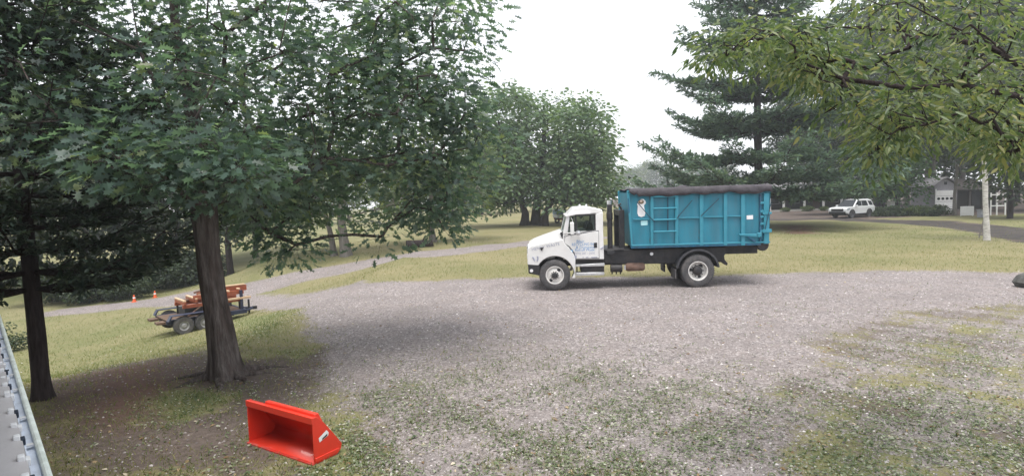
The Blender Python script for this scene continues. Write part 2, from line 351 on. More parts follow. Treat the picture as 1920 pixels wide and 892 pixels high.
def build_ground():
    ys = np.concatenate([np.linspace(-24, 2, 14), np.linspace(2, 26, 190)[1:], np.geomspace(26, 380, 130)[1:]])
    xr = np.concatenate([np.linspace(0, 14, 110), np.geomspace(14, 250, 80)[1:]]); xs = np.concatenate([-xr[::-1], xr[1:]])
    X, Y = np.meshgrid(xs, ys); Z = terrain(X, Y); ny, nx = X.shape
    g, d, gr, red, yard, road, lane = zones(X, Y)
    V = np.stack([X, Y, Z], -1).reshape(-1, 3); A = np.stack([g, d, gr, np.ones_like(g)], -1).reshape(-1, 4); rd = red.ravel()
    ii = np.arange(ny*nx).reshape(ny, nx); Q = np.stack([ii[:-1, :-1], ii[:-1, 1:], ii[1:, 1:], ii[1:, :-1]], -1).reshape(-1, 4)
    qm = lambda M: (M[:-1, :-1]+M[1:, 1:]+M[:-1, 1:]+M[1:, :-1]).ravel()/4
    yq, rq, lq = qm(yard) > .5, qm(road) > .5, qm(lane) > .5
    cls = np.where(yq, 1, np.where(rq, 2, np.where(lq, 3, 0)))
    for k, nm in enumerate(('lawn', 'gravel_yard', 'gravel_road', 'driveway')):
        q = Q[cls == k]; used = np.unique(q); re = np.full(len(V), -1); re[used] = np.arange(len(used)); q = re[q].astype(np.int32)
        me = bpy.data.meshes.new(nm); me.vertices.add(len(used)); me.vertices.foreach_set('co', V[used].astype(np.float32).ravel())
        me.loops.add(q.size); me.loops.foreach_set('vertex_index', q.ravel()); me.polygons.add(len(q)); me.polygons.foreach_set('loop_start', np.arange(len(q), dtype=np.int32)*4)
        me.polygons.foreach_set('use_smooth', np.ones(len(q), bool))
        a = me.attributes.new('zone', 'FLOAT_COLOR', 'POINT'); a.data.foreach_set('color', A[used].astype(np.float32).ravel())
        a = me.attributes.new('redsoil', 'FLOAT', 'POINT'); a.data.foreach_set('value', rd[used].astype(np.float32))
        me.materials.append(GROUND if k != 3 else mat('worn_asphalt_tree_shade', (.055, .049, .047), .9, var=.3, scale=1.5, bump=.3, bscale=30, dirt=(.1, .08, .065), dscale=.7, damt=.7, spec=.2)); me.update(calc_edges=True)  # driveway asphalt made darker: shade of the overhanging trees is in its colour
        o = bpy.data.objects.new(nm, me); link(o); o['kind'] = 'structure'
build_ground()

# ------------------------------------------------------------------ roll-off truck
def side_frame():
    A = ground(1040, 545); yaw = R(-3.2)
    ex = Vector((math.cos(yaw), math.sin(yaw), 0)); ey = Vector((-math.sin(yaw), math.cos(yaw), 0))
    return A, yaw, ex, ey
TA, TYAW, TEX, TEY = side_frame()
def S(px, py, depth=0):                 # picture measure -> metres along the truck and above the ground, on its near side
    d = ray(px, py); o = Vector((0, 0, CAMH)); p0 = TA+TEY*depth
    t = (p0-o).dot(TEY)/d.dot(TEY); q = o+d*t
    return ((q-TA).dot(TEX), q.z-TA.z)
TW = 2.42
truck = thing('roll_off_truck', 'white day-cab hook-lift truck with blue door lettering, carrying the blue container', 'truck', TA, TYAW)
def wheel(parent, x, y, r, w, face, front):
    t = MB().lathe_y([(r*.56, -w/2*.9), (r*.62, -w/2), (r*.86, -w/2), (r*.95, -w/2*.86), (r*.985, -w/2*.6), (r, -w*.2), (r*.985, -w*.19), (r*.985, -w*.15), (r, -w*.14), (r, w*.14), (r*.985, w*.15), (r*.985, w*.19), (r, w*.2), (r*.985, w/2*.6), (r*.95, w/2*.86), (r*.86, w/2), (r*.62, w/2), (r*.56, w/2*.9)], (x, y, r), 40)
    # tread lugs
    for k in range(44):
        a = 2*math.pi*k/44; c, s_ = math.cos(a), math.sin(a)
        for yy in (-w*.36, w*.26):
            p = [(x+(r+.004)*math.cos(a+da)*q, y+yy+dy, r+(r+.004)*math.sin(a+da)*q) for q in (.97, 1.002) for da, dy in ((-.035, 0), (.035, 0), (.035, w*.1), (-.035, w*.1))]
            t.add(p, [(3, 2, 1, 0), (4, 5, 6, 7), (0, 1, 5, 4), (1, 2, 6, 5), (2, 3, 7, 6), (3, 0, 4, 7)])
    tyre = t.build('wheel', RUBBER, parent)
    f = face
    e = w/2*f
    rm = MB()
    if front:
        rm.lathe_y([(r*.60, e*.94), (r*.56, e*1.0), (r*.53, e*.9), (r*.50, e*.55), (r*.44, e*.62), (r*.26, e*.95), (r*.18, e*.98), (r*.02, e*.98)], (x, y, r), 36)
    else:
        rm.lathe_y([(r*.60, e*.94), (r*.56, e*1.0), (r*.54, e*.9), (r*.50, e*.1), (r*.44, -e*.1), (r*.34, -e*.12), (r*.02, -e*.12)], (x, y, r), 36)
    rim = rm.build('rim', RIM, tyre)
    hb = MB()
    if front: hb.lathe_y([(r*.19, e*.9), (r*.18, e*1.25), (r*.13, e*1.4), (r*.001, e*1.42)], (x, y, r), 20)
    else: hb.lathe_y([(r*.30, -e*.15), (r*.27, e*.75), (r*.19, e*.95), (r*.001, e*.98)], (x, y, r), 20)
    hb.build('hub', BLACK if not front else DARK, tyre)
    nb = MB()
    for k in range(10):
        a = 2*math.pi*k/10; q = r*.235 if front else r*.36; yy = e*.97 if front else -e*.1
        nb.tube([(x+q*math.cos(a), y+yy, r+q*math.sin(a)), (x+q*math.cos(a), y+yy+.05*f, r+q*math.sin(a))], .018, 6)
    for k in range(2 if front else 3):                      # hand holes in the disc
        a = .9+2*math.pi*k/(2 if front else 3); q = r*.40; yy = e*.74 if front else -e*.085
        nb.tube([(x+q*math.cos(a), y+yy, r+q*math.sin(a)), (x+q*math.cos(a), y+yy+.012*f, r+q*math.sin(a))], .055, 12)
    nb.build('wheel_nuts', DARK, tyre)['kind'] = 'stuff'
    return tyre
FX, FZ = S(1040.4, 517); RX, RZ = S(1309.4, 507.4)
wheel(truck, FX, .17, .51, .3, -1, True); wheel(truck, FX, TW-.17, .51, .3, 1, True)
wheel(truck, RX, .16, .535, .28, -1, False); wheel(truck, RX, .5, .535, .28, -1, False)
wheel(truck, RX, TW-.16, .535, .28, 1, False); wheel(truck, RX, TW-.5, .535, .28, 1, False)
def prof(*pp): return [S(*p) for p in pp]
MB().tube([(FX, .2, .51), (FX, TW-.2, .51)], .08, 8).build('axle', BLACK, truck)
MB().tube([(RX, .2, .53), (RX, TW-.2, .53)], .11, 8).build('axle', BLACK, truck)
# chassis
z0, z1 = S(1200, 495)[1], S(1200, 470)[1]
for y in (.78, 1.5): MB().box(FX-.55, S(1366, 480)[0], y, y+.12, .72, .98).build('frame_rail', BLACK, truck, .01)
MB().prism(prof((1135, 470), (1155, 468), (1190, 470), (1366, 464), (1366, 478), (1360, 490), (1270, 496), (1190, 497), (1135, 496)), .34, 2.05).build('lift_frame', BLACK, truck, .02)
MB().prism(prof((1345, 488), (1366, 478), (1368, 490), (1374, 497), (1372, 501), (1362, 494)), .5, .8).build('rear_hook', BLACK, truck, .01)
MB().prism(prof((1139, 471), (1153, 470), (1153, 478), (1139, 478)), .2, .34).build('valve_box', DARK, truck, .01)
MB().tube([(S(1212, 493)[0], .62, S(1212, 493)[1]), (S(1262, 497)[0], .62, S(1262, 497)[1])], .05, 10).build('drive_shaft', BLACK, truck)
a = S(1147, 505); b = S(1169, 505)
MB().tube([(a[0], .34, a[1]), (b[0], .34, b[1])], .13, 16).build('air_tank', BLACK, truck)
for q in (1150, 1158, 1166): MB().tube([(S(q, 512)[0], .34, a[1]-.1), (S(q, 514)[0], .34, a[1]-.2)], .025, 6).build('drain_valve', DARK, truck)
a = S(1176, 503); b = S(1212, 502)
MB().tube([(a[0], .36, a[1]), (a[0]+.06, .36, a[1]), (b[0]-.06, .36, b[1]), (b[0], .36, b[1])], [.1, .14, .14, .1], 16).build('muffler_tank', RUSTY, truck)
a = S(1174.5, 503); MB().box(a[0]-.03, a[0]+.03, .3, .42, a[1]-.08, a[1]+.06).build('tank_bracket', ALU, truck)
a = S(1225, 477.5); MB().tube([(a[0], .335, a[1]), (a[0], .30, a[1])], .055, 14).build('round_marker', STICK, truck)
a = S(1236, 478); MB().box(a[0]-.28, a[0]+.2, .325, .34, a[1]-.08, a[1]+.08).build('frame_plate', DARK, truck, .005)
# exhaust and front mast
for k, (px0, px1) in enumerate(((1140.3, 1146.5),)):
    x0, zb = S(1147, 474); x1, zt = S(1141.5, 384); rr = .085
    MB().tube([(x0, .42, .8), (x0, .42, zt-.15), (x0-.0, .42, zt)], [.085, .085, .085], 14).build('exhaust_stack', BLACK, truck)
    MB().tube([(x0, .42, zt), (x0, .42, zt+.14)], [.07, .08], 14).build('exhaust_tip', ALU, truck)
    MB().lathe_z([(.1, 0), (.105, .02), (.105, .22), (.1, .24)], (x0, .42, zt-.5), 14).build('heat_shield', BLACK, truck)
x0, zb = S(1170, 470); zt = S(1168, 394)[1]
for y in (.35, 1.75): MB().box(x0-.09, x0+.08, y, y+.16, .9, zt).build('mast_post', BLACK, truck, .01)
MB().box(x0-.07, x0+.06, .51, 1.75, zt-.2, zt-.02).build('mast_crossbar', BLACK, truck, .01)
MB().tube([(x0, .4, zt), (x0-.04, .4, zt+.1), (x0-.1, .4, zt+.16), (x0-.02, .4, zt+.2)], .035, 8).build('mast_hook', BLACK, truck)
MB().tube([(S(1137, 471)[0], .3, S(1137, 471)[1]), (S(1172, 469)[0], .3, S(1172, 469)[1])], .06, 8).build('hose_guard', BLACK, truck)
MB().tube([(S(1135, 478)[0], .32, S(1135, 478)[1]), (S(1150, 466)[0], .38, S(1150, 466)[1]), (S(1166, 474)[0], .36, S(1166, 474)[1])], .025, 6).build('air_hose', DARK, truck)
# cab
CY0, CY1 = .12, 2.3
belt = 441
cab_low = prof((1056, 436), (1056.5, 487.5), (1133.5, 486.5), (1131.5, 430), (1062, 437))
MB().prism(cab_low, CY0, CY1).build('cab_body', WHITE, truck, .02)
MB().prism(prof((1063, 405), (1066, 400), (1077, 389), (1103.5, 386.8), (1131, 392.5), (1133, 399), (1105, 402.5), (1072, 405.5)), CY0+.02, CY1-.02, .04, .04).build('cab_roof', WHITE, truck, .035)
MB().prism(prof((1060, 404), (1080, 399.5), (1106, 398.5), (1106, 401), (1080, 402.5), (1061, 407)), CY0-.06, CY1+.06).build('sun_visor', WHITE, truck, .01)
for y0, y1, ff in ((CY0, CY0+.1, -1), (CY1-.1, CY1, 1)):
    MB().prism(prof((1055.5, 437), (1063, 404), (1068.5, 404), (1064.5, 440), (1058, 442)), y0, y1).build('windshield_pillar', WHITE, truck, .01)
    MB().prism(prof((1116.5, 402), (1131, 398), (1131.8, 432), (1117, 433)), y0, y1).build('rear_pillar', WHITE, truck, .01)
    MB().prism(prof((1064.5, 441), (1080, 440), (1117, 432), (1117, 430), (1080, 437.2), (1064.8, 438.4)), y0, y1).build('window_sill', DARK, truck)
    MB().prism(prof((1078, 404), (1081, 403.5), (1084, 439), (1080, 440)), y0+.02, y1-.02).build('window_divider', DARK, truck)
    MB().prism(prof((1067.5, 405.5), (1079, 404), (1081, 439.5), (1065, 440)), (y0+y1)/2-.004, (y0+y1)/2+.004).build('quarter_window', GLASS, truck)
    MB().prism(prof((1080, 404), (1117, 402.2), (1117.3, 431), (1083, 439.5)), (y0+y1)/2-.004, (y0+y1)/2+.004).build('side_window', GLASS, truck)
    MB().prism(prof((1078.5, 403.5), (1117, 401.8), (1117, 404), (1079, 406)), y0-.004, y1+.004).build('window_trim', DARK, truck)
    MB().prism(prof((1115, 402), (1117.4, 402), (1117.8, 432), (1115.2, 432)), y0-.003, y1+.003).build('window_trim', DARK, truck)
MB().prism(prof((1128.5, 398), (1131, 397.5), (1131.8, 432), (1129, 432)), CY0+.1, CY0+.5).build('rear_panel', WHITE, truck)
MB().prism(prof((1128.5, 398), (1131, 397.5), (1131.8, 432), (1129, 432)), CY1-.5, CY1-.1).build('rear_panel', WHITE, truck)
MB().prism(prof((1056, 437), (1063.5, 405), (1064.5, 405), (1057, 437)), CY0+.1, CY1-.1).build('windshield', GLASS, truck)
MB().prism(prof((1055.5, 438), (1060, 436), (1062, 442), (1056, 443)), CY0+.02, CY1-.02).build('dashboard', DARK, truck)
for y in (.45, 1.5): MB().prism(prof((1098, 445), (1103, 424), (1106, 417), (1111, 417), (1114, 424), (1116, 445)), y, y+.5).build('cab_seat', mat('seat_cloth', (.06, .06, .065), .9), truck, .04)
sx, sz = S(1082, 433); MB().tube([(sx+.1*math.cos(t)*.4, .7+.22*math.cos(t), sz+.2*math.sin(t)) for t in np.linspace(0, 2*math.pi, 17)], .018, 6, False).build('steering_wheel', DARK, truck)
# door
door = MB().prism(prof((1058.5, 445), (1066, 443), (1118, 434.5), (1122.5, 434), (1123.5, 484), (1081, 485.2), (1077.5, 474), (1068, 462), (1058.7, 456)), CY0-.022, CY0-.002).build('door', WHITE, truck, .006)
MB().prism(prof((1057.3, 443), (1123.3, 432), (1124.6, 485.5), (1079, 486.5), (1067, 464), (1057.4, 458)), CY0-.004, CY0+.004).build('door_seal', mat('door_gap', (.18, .18, .19), .8), door)
MB().prism(prof((1114, 455.5), (1120, 455), (1120.2, 464.5), (1114.2, 465)), CY0-.04, CY0-.02).build('handle', DARK, door, .008)
for py in (442.5, 463): MB().tube([(S(1060.5, py)[0], CY0-.03, S(1060.5, py)[1]-.05), (S(1060.5, py)[0], CY0-.03, S(1060.5, py)[1]+.05)], .015, 6).build('hinge', ALU, door)
MB().prism(prof((1064, 469.5), (1074.5, 468.5), (1073.5, 476), (1065.5, 476.5)), CY0-.03, CY0-.022).build('logo_patch', INK, door)
MB().prism(prof((1065.3, 470.6), (1073.2, 469.8), (1072.6, 475), (1066.4, 475.4)), CY0-.033, CY0-.028).build('logo_centre', PALEBLUE, door)
dy = CY0-.024
for body, px, py, sz_, mm, sx in (('Blair', 1081, 455.5, .13, INK, 1.1), ('RECYCLING INC', 1072.5, 461.3, .13, INK, .82), ('& Dumpster', 1080, 466.6, .125, INK, 1.05), ('Roll-off Waste', 1078.5, 471.5, .12, INK, .9), ('(570) 287 - 2000', 1077.5, 477.6, .1, GREYINK, .98)):
    x, z = S(px, py); text('door_lettering', body, sz_, mm, door, (x, dy, z), sx=sx)
x, z = S(1076.5, 486.3); MB().box(x, x+.09, dy-.002, dy+.002, z+.03, z+.12).build('decal', GREYINK, door)
for px, w in ((1093, .03), (1099, .08), (1109, .2)):
    x, z = S(px, 485); MB().box(x, x+w, dy-.002, dy+.002, z+.02, z+.05).build('decal', GREYINK, door)
x, z = S(1129.5, 465); MB().tube([(x-.05, CY0-.01, z-.03), (x+.05, CY0-.01, z+.03)], .02, 6).build('latch', GREYINK, truck)
for px in (1090, 1104): MB().lathe_z([(.03, 0), (.03, .05), (.001, .07)], (S(px, 387)[0], .9+.2*(px > 1100), S(px, 386.8)[1]-.01), 10).build('roof_lamp', STICK, truck)
# mirrors
x, z = S(1077, 432)
for y, s_ in ((CY0, -1), (CY1, 1)):
    MB().tube([(x-.1, y, z-.2), (x-.06, y+.22*s_, z-.05), (x-.06, y+.24*s_, z+.35), (x-.1, y, z+.42)], .012, 6).build('mirror_arm', ALU, truck)
    MB().prism([(x-.14, z-.12), (x-.02, z-.12), (x-.02, z+.28), (x-.14, z+.28)], y+.15*s_, y+.36*s_).build('mirror', WHITE, truck, .02)
    MB().lathe_z([(.001, -.09), (.07, -.06), (.09, 0), (.07, .06), (.001, .09)], (x+.12, y+.16*s_, z-.08), 12).build('mirror', ALU, truck)
# hood, fenders, grille, bumper
hood = prof((989.3, 490), (988.6, 463), (990.5, 459.5), (1000, 454), (1020, 446.3), (1053.5, 434.8), (1055.3, 437), (1055.8, 470), (1040, 486), (1010, 492))
MB().prism(hood, .42, 2.0, .0, .0).build('hood', WHITE, truck, .05)
for y0, y1 in ((.05, .45), (1.97, 2.37)):
    arch = [(FX+.645*math.cos(t), FZ+.665*math.sin(t)-.02) for t in np.linspace(R(8), R(158), 15)]
    fb = S(1079, 521.5); MB().prism(prof((989, 495.5), (988.9, 466), (994, 462), (1012, 457), (1050, 449.5), (1056, 449), (1058.5, 456), (1067, 465), (1076, 477), (1079, 486), (1079.3, 521.5), (1072.5, 522))+arch, y0, y1).build('fender', WHITE, truck, .02)
    MB().prism([(p[0]*1, p[1]) for p in [(FX+.67*math.cos(t), FZ+.69*math.sin(t)-.02) for t in np.linspace(R(0), R(165), 15)]]+[(FX+.635*math.cos(t), FZ+.655*math.sin(t)-.02) for t in np.linspace(R(165), R(0), 15)], y0+.03, y1-.002).build('wheel_arch_lining', BLACK, truck)
ym = .45
MB().prism(prof((989.5, 494), (1056, 490), (1056, 470), (1010, 470), (989.2, 486)), .46, 1.96).build('engine_bay', BLACK, truck)
a, b = S(989, 463), S(989.4, 492)
MB().box(a[0]-.03, a[0]+.02, .55, 1.87, b[1]+.02, a[1]-.04).build('grille', DARK, truck, .01)
for k in range(7): MB().box(a[0]-.042, a[0]-.028, .57, 1.85, b[1]+.06+k*.065, b[1]+.085+k*.065).build('grille_bar', ALU, truck)
for y in (.12, 1.95): MB().box(a[0]-.025, a[0]+.02, y, y+.35, b[1]+.08, b[1]+.28).build('headlight', mat('headlight_glass', (.7, .72, .75), .1), truck, .02)
for px in (998.7, 1006.2):
    q0, q1 = S(px, 480.5), S(px+1, 489); MB().tube([(q0[0], .047, q0[1]-.02), ((q0[0]+q1[0])/2+.03, .047, (q0[1]+q1[1])/2), (q1[0]+.05, .047, q1[1])] if px < 1000 else [(q0[0]+.03, .047, q0[1]), ((q0[0]+q1[0])/2+.03, .047, (q0[1]+q1[1])/2), (q1[0], .047, q1[1])], .025, 8).build('side_marker', GREYINK, truck)
bump = MB().prism(prof((989.7, 495.2), (1012, 496.8), (1011.5, 517), (1003, 515), (991, 513)), .04, 2.38).build('bumper', BLACK, truck, .03)
q = S(996.5, 507.5); MB().tube([(q[0], .045, q[1]), (q[0], .03, q[1])], .055, 14).build('fog_lamp', STICK, bump)
x, z = S(997, 470.3); text('hood_lettering', 'HENRY', .135, GREYINK, truck, (x, .415, z), sx=1.02, rot=(R(90), R(-9), 0)).location.y = .044
x, z = S(1024.5, 464.2); text('hood_lettering', 'WASTE', .135, GREYINK, truck, (x, .044, z), sx=1.02, rot=(R(90), R(-9), 0))
MB().prism(prof((1012, 465), (1019, 463.5), (1015.8, 471)), .03, .05).build('hood_latch', BLACK, truck)
MB().prism(prof((1050.5, 438.5), (1056, 434.5), (1055.5, 446), (1053, 445)), .35, .43).build('cowl_vent', DARK, truck, .005)
# steps
MB().prism(prof((1079, 497), (1134.5, 494), (1134.5, 499.5), (1079, 501)), .12, .5).build('upper_step', ALU, truck, .012)
MB().prism(prof((1089, 501), (1134, 499.7), (1134, 511.5), (1090, 512)), .16, .85).build('battery_box', BLACK, truck, .02)
MB().prism(prof((1080, 488), (1134, 487), (1134, 495), (1080, 497)), .3, 2.1).build('cab_sill', BLACK, truck)
MB().prism(prof((1080.5, 512), (1134, 511), (1134, 516.5), (1080.5, 518)), .12, .45).build('lower_step', ALU, truck, .012)
for px in (1083, 1110): MB().box(S(px, 500)[0]-.02, S(px, 500)[0]+.02, .4, .46, .52, .85).build('step_hanger', BLACK, truck)
# rear fender
for y0, y1 in ((.02, .66), (TW-.66, TW-.02)):
    out = [(RX+.70*math.cos(t), RZ+.70*math.sin(t)+.0) for t in np.linspace(R(8), R(172), 21)]; inn = [(RX+.635*math.cos(t), RZ+.635*math.sin(t)) for t in np.linspace(R(172), R(8), 21)]
    MB().prism(out+inn, y0, y1).build('rear_fender', mat('worn_black_fender', (.04, .042, .05), .6, var=.3, dirt=(.15, .14, .14), damt=.5), truck, .01)
    MB().box(RX-.74, RX-.70, y0, y1, .3, RZ+.05).build('mud_flap', RUBBER, truck)

# ------------------------------------------------------------------ blue roll-off container on the truck
box = thing('roll_off_container', 'long blue ribbed steel waste container under a black tarp, on the white truck', 'container', TA, TYAW)
yb0, yb1 = 0.0, 2.42
tl, bl, br, tr = S(1177.5, 361), S(1184.5, 462.5), S(1443.5, 454.3), S(1446, 352)
def lerp2(a, b, t): return (a[0]+(b[0]-a[0])*t, a[1]+(b[1]-a[1])*t)
MB().prism([tl, bl, br, tr], yb0+.06, yb0+.10).build('side_wall', TEAL, box)
MB().prism([tl, bl, br, tr], yb1-.10, yb1-.06).build('side_wall', TEAL, box)
fl = [tl, bl, (bl[0]+.04, bl[1]), (tl[0]+.04, tl[1])]
MB().prism(fl, yb0+.10, yb1-.10).build('front_wall', TEAL, box)
MB().prism([(br[0]-.05, br[1]), br, tr, (tr[0]-.05, tr[1])], yb0+.06, yb1-.06).build('tailgate', TEAL, box, .01)
MB().prism([bl, (bl[0], bl[1]+.06), (br[0], br[1]+.06), br], yb0+.1, yb1-.1).build('container_floor', RUSTBLUE, box)
for y in (.82, 1.5): MB().box(bl[0]+.1, br[0]-.1, y, y+.1, .98, bl[1]).build('skid_rail', BLACK, box)
def rail(p0, p1, h, y0, y1, name, m, bev=.01):
    return MB().prism([p0, (p1[0], p1[1]), (p1[0], p1[1]+h), (p0[0], p0[1]+h)], y0, y1).build(name, m, box, bev)
for y0, y1 in ((yb0, yb0+.08), (yb1-.08, yb1)):
    rail(S(1183, 466), S(1427, 459.5), .11, y0, y1, 'bottom_rail', RUSTBLUE if y0 < .5 else TEAL2)
    rail(S(1184.5, 461.8), S(1444, 455), .05, y0-.012, y1+.012, 'bottom_flange', TEAL2)
    rail(S(1176, 364), S(1446, 355), .12, y0, y1, 'top_rail', TEAL2)
    MB().prism(prof((1175.5, 358), (1183.5, 464), (1187.5, 464), (1180, 358)), y0, y1).build('corner_post', TEAL2, box, .012)
    for i, (px0, px1) in enumerate(((1219.5, 1225.5), (1265.5, 1272), (1312, 1319), (1357, 1363.5), (1389.5, 1397))):
        MB().prism(prof((px0, 364), (px0, 460), (px1, 460), (px1, 364)), y0-.01, y1).build('rib', TEAL2, box, .012)
    MB().prism(prof((1432, 362), (1432, 457), (1442, 457), (1442, 362)), y0-.02, y1+.0).build('tailgate_post', TEAL2, box, .02)
    for px in (1199.8, 1245.5, 1292, 1338, 1376, 1411):       # middle stiffener pieces between the ribs
        pass
    segs = ((1188, 1219.5, 411.5), (1225.5, 1265.5, 412), (1272, 1312, 408.5), (1319, 1357, 406.8), (1363.5, 1389.5, 405.5))
    for x0, x1, py in segs:
        MB().prism(prof((x0, py-1.1), (x0, py+1.1), (x1, py+.6), (x1, py-1.6)), y0+.005, y1-.01).build('stiffener', TEAL2, box, .006)
for py in (369, 391, 412.3, 434.5):                            # ladder
    MB().tube([(S(1225, py)[0], -.03, S(1225, py)[1]), (S(1268, py-1.2)[0], -.03, S(1268, py-1.2)[1])], .028, 8).build('ladder_rung', TEAL2, box)
rod = lambda nm, a, b, r=.014, y=-.02: MB().tube([(S(*a)[0], y, S(*a)[1]), (S(*b)[0], y, S(*b)[1])], r, 6).build(nm, mat('dark_cord', (.02, .05, .08), .7), box)
rod('tarp_cord', (1194, 378), (1219, 408)); rod('tarp_cord', (1219, 408), (1227, 415), .014, -.045); rod('tarp_cord', (1252, 370), (1252, 432), .018)
rod('tarp_cord', (1269, 409), (1298, 375)); rod('tarp_cord', (1314, 405), (1348, 372)); rod('tarp_cord', (1445, 378), (1433.5, 430), .012, -.05)
for py in (379, 395, 405, 418, 432): MB().prism(prof((1425.5, py), (1432, py-1.5), (1432, py+3), (1425.5, py+4)), -.03, .03).build('hinge', TEAL2, box, .008)
MB().prism(prof((1424.5, 364), (1424.5, 455), (1427.5, 455), (1427.5, 364)), -.006, .07).build('hinge_bar', RUSTBLUE, box)
MB().prism(prof((1385, 438), (1422, 438), (1427, 436), (1427, 444), (1420, 444), (1385, 441.5)), -.06, .0).build('latch_arm', TEAL2, box, .01)
MB().prism(prof((1399, 443), (1403, 443), (1418, 452), (1414, 454)), -.05, .0).build('latch_brace', RUSTBLUE, box, .006)
MB().prism(prof((1418, 436.5), (1426, 435), (1427, 443), (1420, 445)), -.09, -.02).build('latch_block', TEAL2, box, .012)
MB().prism(prof((1429, 398.5), (1446, 397), (1446, 401), (1429, 402.5)), -.05, .02).build('latch_strap', TEAL2, box, .008)
MB().prism(prof((1429, 430), (1446, 429), (1446, 435), (1429, 436.5)), -.06, .02).build('latch_strap', TEAL2, box, .008)
a = S(1432, 459.5)
for y in (.06, TW-.24): MB().lathe_y([(.001, 0), (.17, .0), (.19, .02), (.19, .16), (.17, .18), (.001, .18)], (a[0], y, a[1]), 20).build('ground_roller', BLACK, box)
MB().prism(prof((1176.8, 372), (1178.9, 371), (1181, 399), (1178.6, 400)), -.004, .01).build('front_slot', RUSTBLUE, box)
MB().prism(prof((1202, 414), (1214.5, 413.3), (1214.8, 422), (1202.3, 422.8)), .05, .058).build('sticker', CYAN, box)
MB().prism(prof((1401, 404), (1413, 403.3), (1413, 411), (1401, 411.5)), .05, .058).build('sticker', STICK, box)
# emblem: a plain white pear-shaped decal with a dark oval on top
def disc(cx, cy, rx, ry, y, n=20): return [(S(cx, cy)[0]+rx*math.cos(t), S(cx, cy)[1]+ry*math.sin(t)) for t in np.linspace(0, 2*math.pi, n, endpoint=False)]
emb = MB().prism(prof((1195, 384), (1197, 378), (1202, 373.5), (1207, 373), (1211, 377), (1211.5, 381), (1208, 385), (1209, 392), (1210.5, 400), (1209, 405), (1203, 407), (1197.5, 405), (1195.5, 399), (1196, 390), (1196.5, 386)), .05, .057).build('emblem', STICK, box)
MB().prism(disc(1202.5, 378.5, .09, .07, 0), .046, .056).build('emblem_oval', mat('olive_print', (.2, .14, .08), .6), emb)
MB().prism(disc(1202.5, 377.3, .045, .03, 0), .042, .056).build('emblem_band', mat('cream_print', (.75, .6, .5), .6), emb)
# tarp: draped sheet with a ragged hem
RUST = mat('rust_stain', (.13, .06, .03), .9, var=.4, scale=20)
rr_ = random.Random(6)
for k in range(34):
    px = rr_.choice((1219, 1226, 1265.5, 1272.5, 1311.5, 1319.5, 1357, 1364, 1389, 1397.5, 1188, 1420))+rr_.uniform(-.6, .6); py = rr_.choice((455, 448, 410, 438, 372))+rr_.uniform(-3, 3); h = rr_.uniform(2, 9)
    MB().prism(prof((px-.25, py-h), (px+.2, py-h), (px+.35, py), (px-.3, py+.6)), .055, .0585).build('rust_streak', RUST, box)
def tarp():
    m = MB(); n = 60; rows = []
    for i in range(n+1):
        t = i/n; top = lerp2(S(1179.5, 357.3), S(1446.5, 348.3), t)
        hem = (10.5 if t > .06 else 4)+1.6*math.sin(t*9)+1.4*math.sin(t*23+1)+1.0*math.sin(t*51)
        if t < .05: hem = 3+9*(t/.05)
        if .3 < t < .62: hem += 2.2*math.sin((t-.3)/.32*math.pi)
        hz = hem/57
        sag = .004*math.sin(t*40)
        pts = [(-.05, -hz), (-.055-.01*math.sin(t*60), -hz*.5), (-.04, -.03), (0.02, .03+sag), (.3, .05+sag), (1.2, -.0+sag*2), (2.1, .05+sag), (2.42, .03), (2.47, -.06), (2.47, -.22)]
        rows.append([(top[0], y, top[1]+z) for y, z in pts])
    k = len(rows[0]); vs = [p for r in rows for p in r]; fs = [(i*k+j, i*k+j+1, (i+1)*k+j+1, (i+1)*k+j) for i in range(n) for j in range(k-1)]
    m.add(vs, fs); o = m.build('tarp', TARP, box, ang=60); md = o.modifiers.new('thick', 'SOLIDIFY'); md.thickness = .015
    lump = MB()
    for px, s_ in ((1285, 1), (1330, .6), (1430, .7)):
        p = S(px, 351.5); lump.lathe_z([(.22*s_, 0), (.2*s_, .05*s_), (.1*s_, .09*s_), (.001, .1*s_)], (p[0], .35, p[1]-.02), 10)
    lump.build('tarp_fold', TARP, box, ang=60)
tarp()

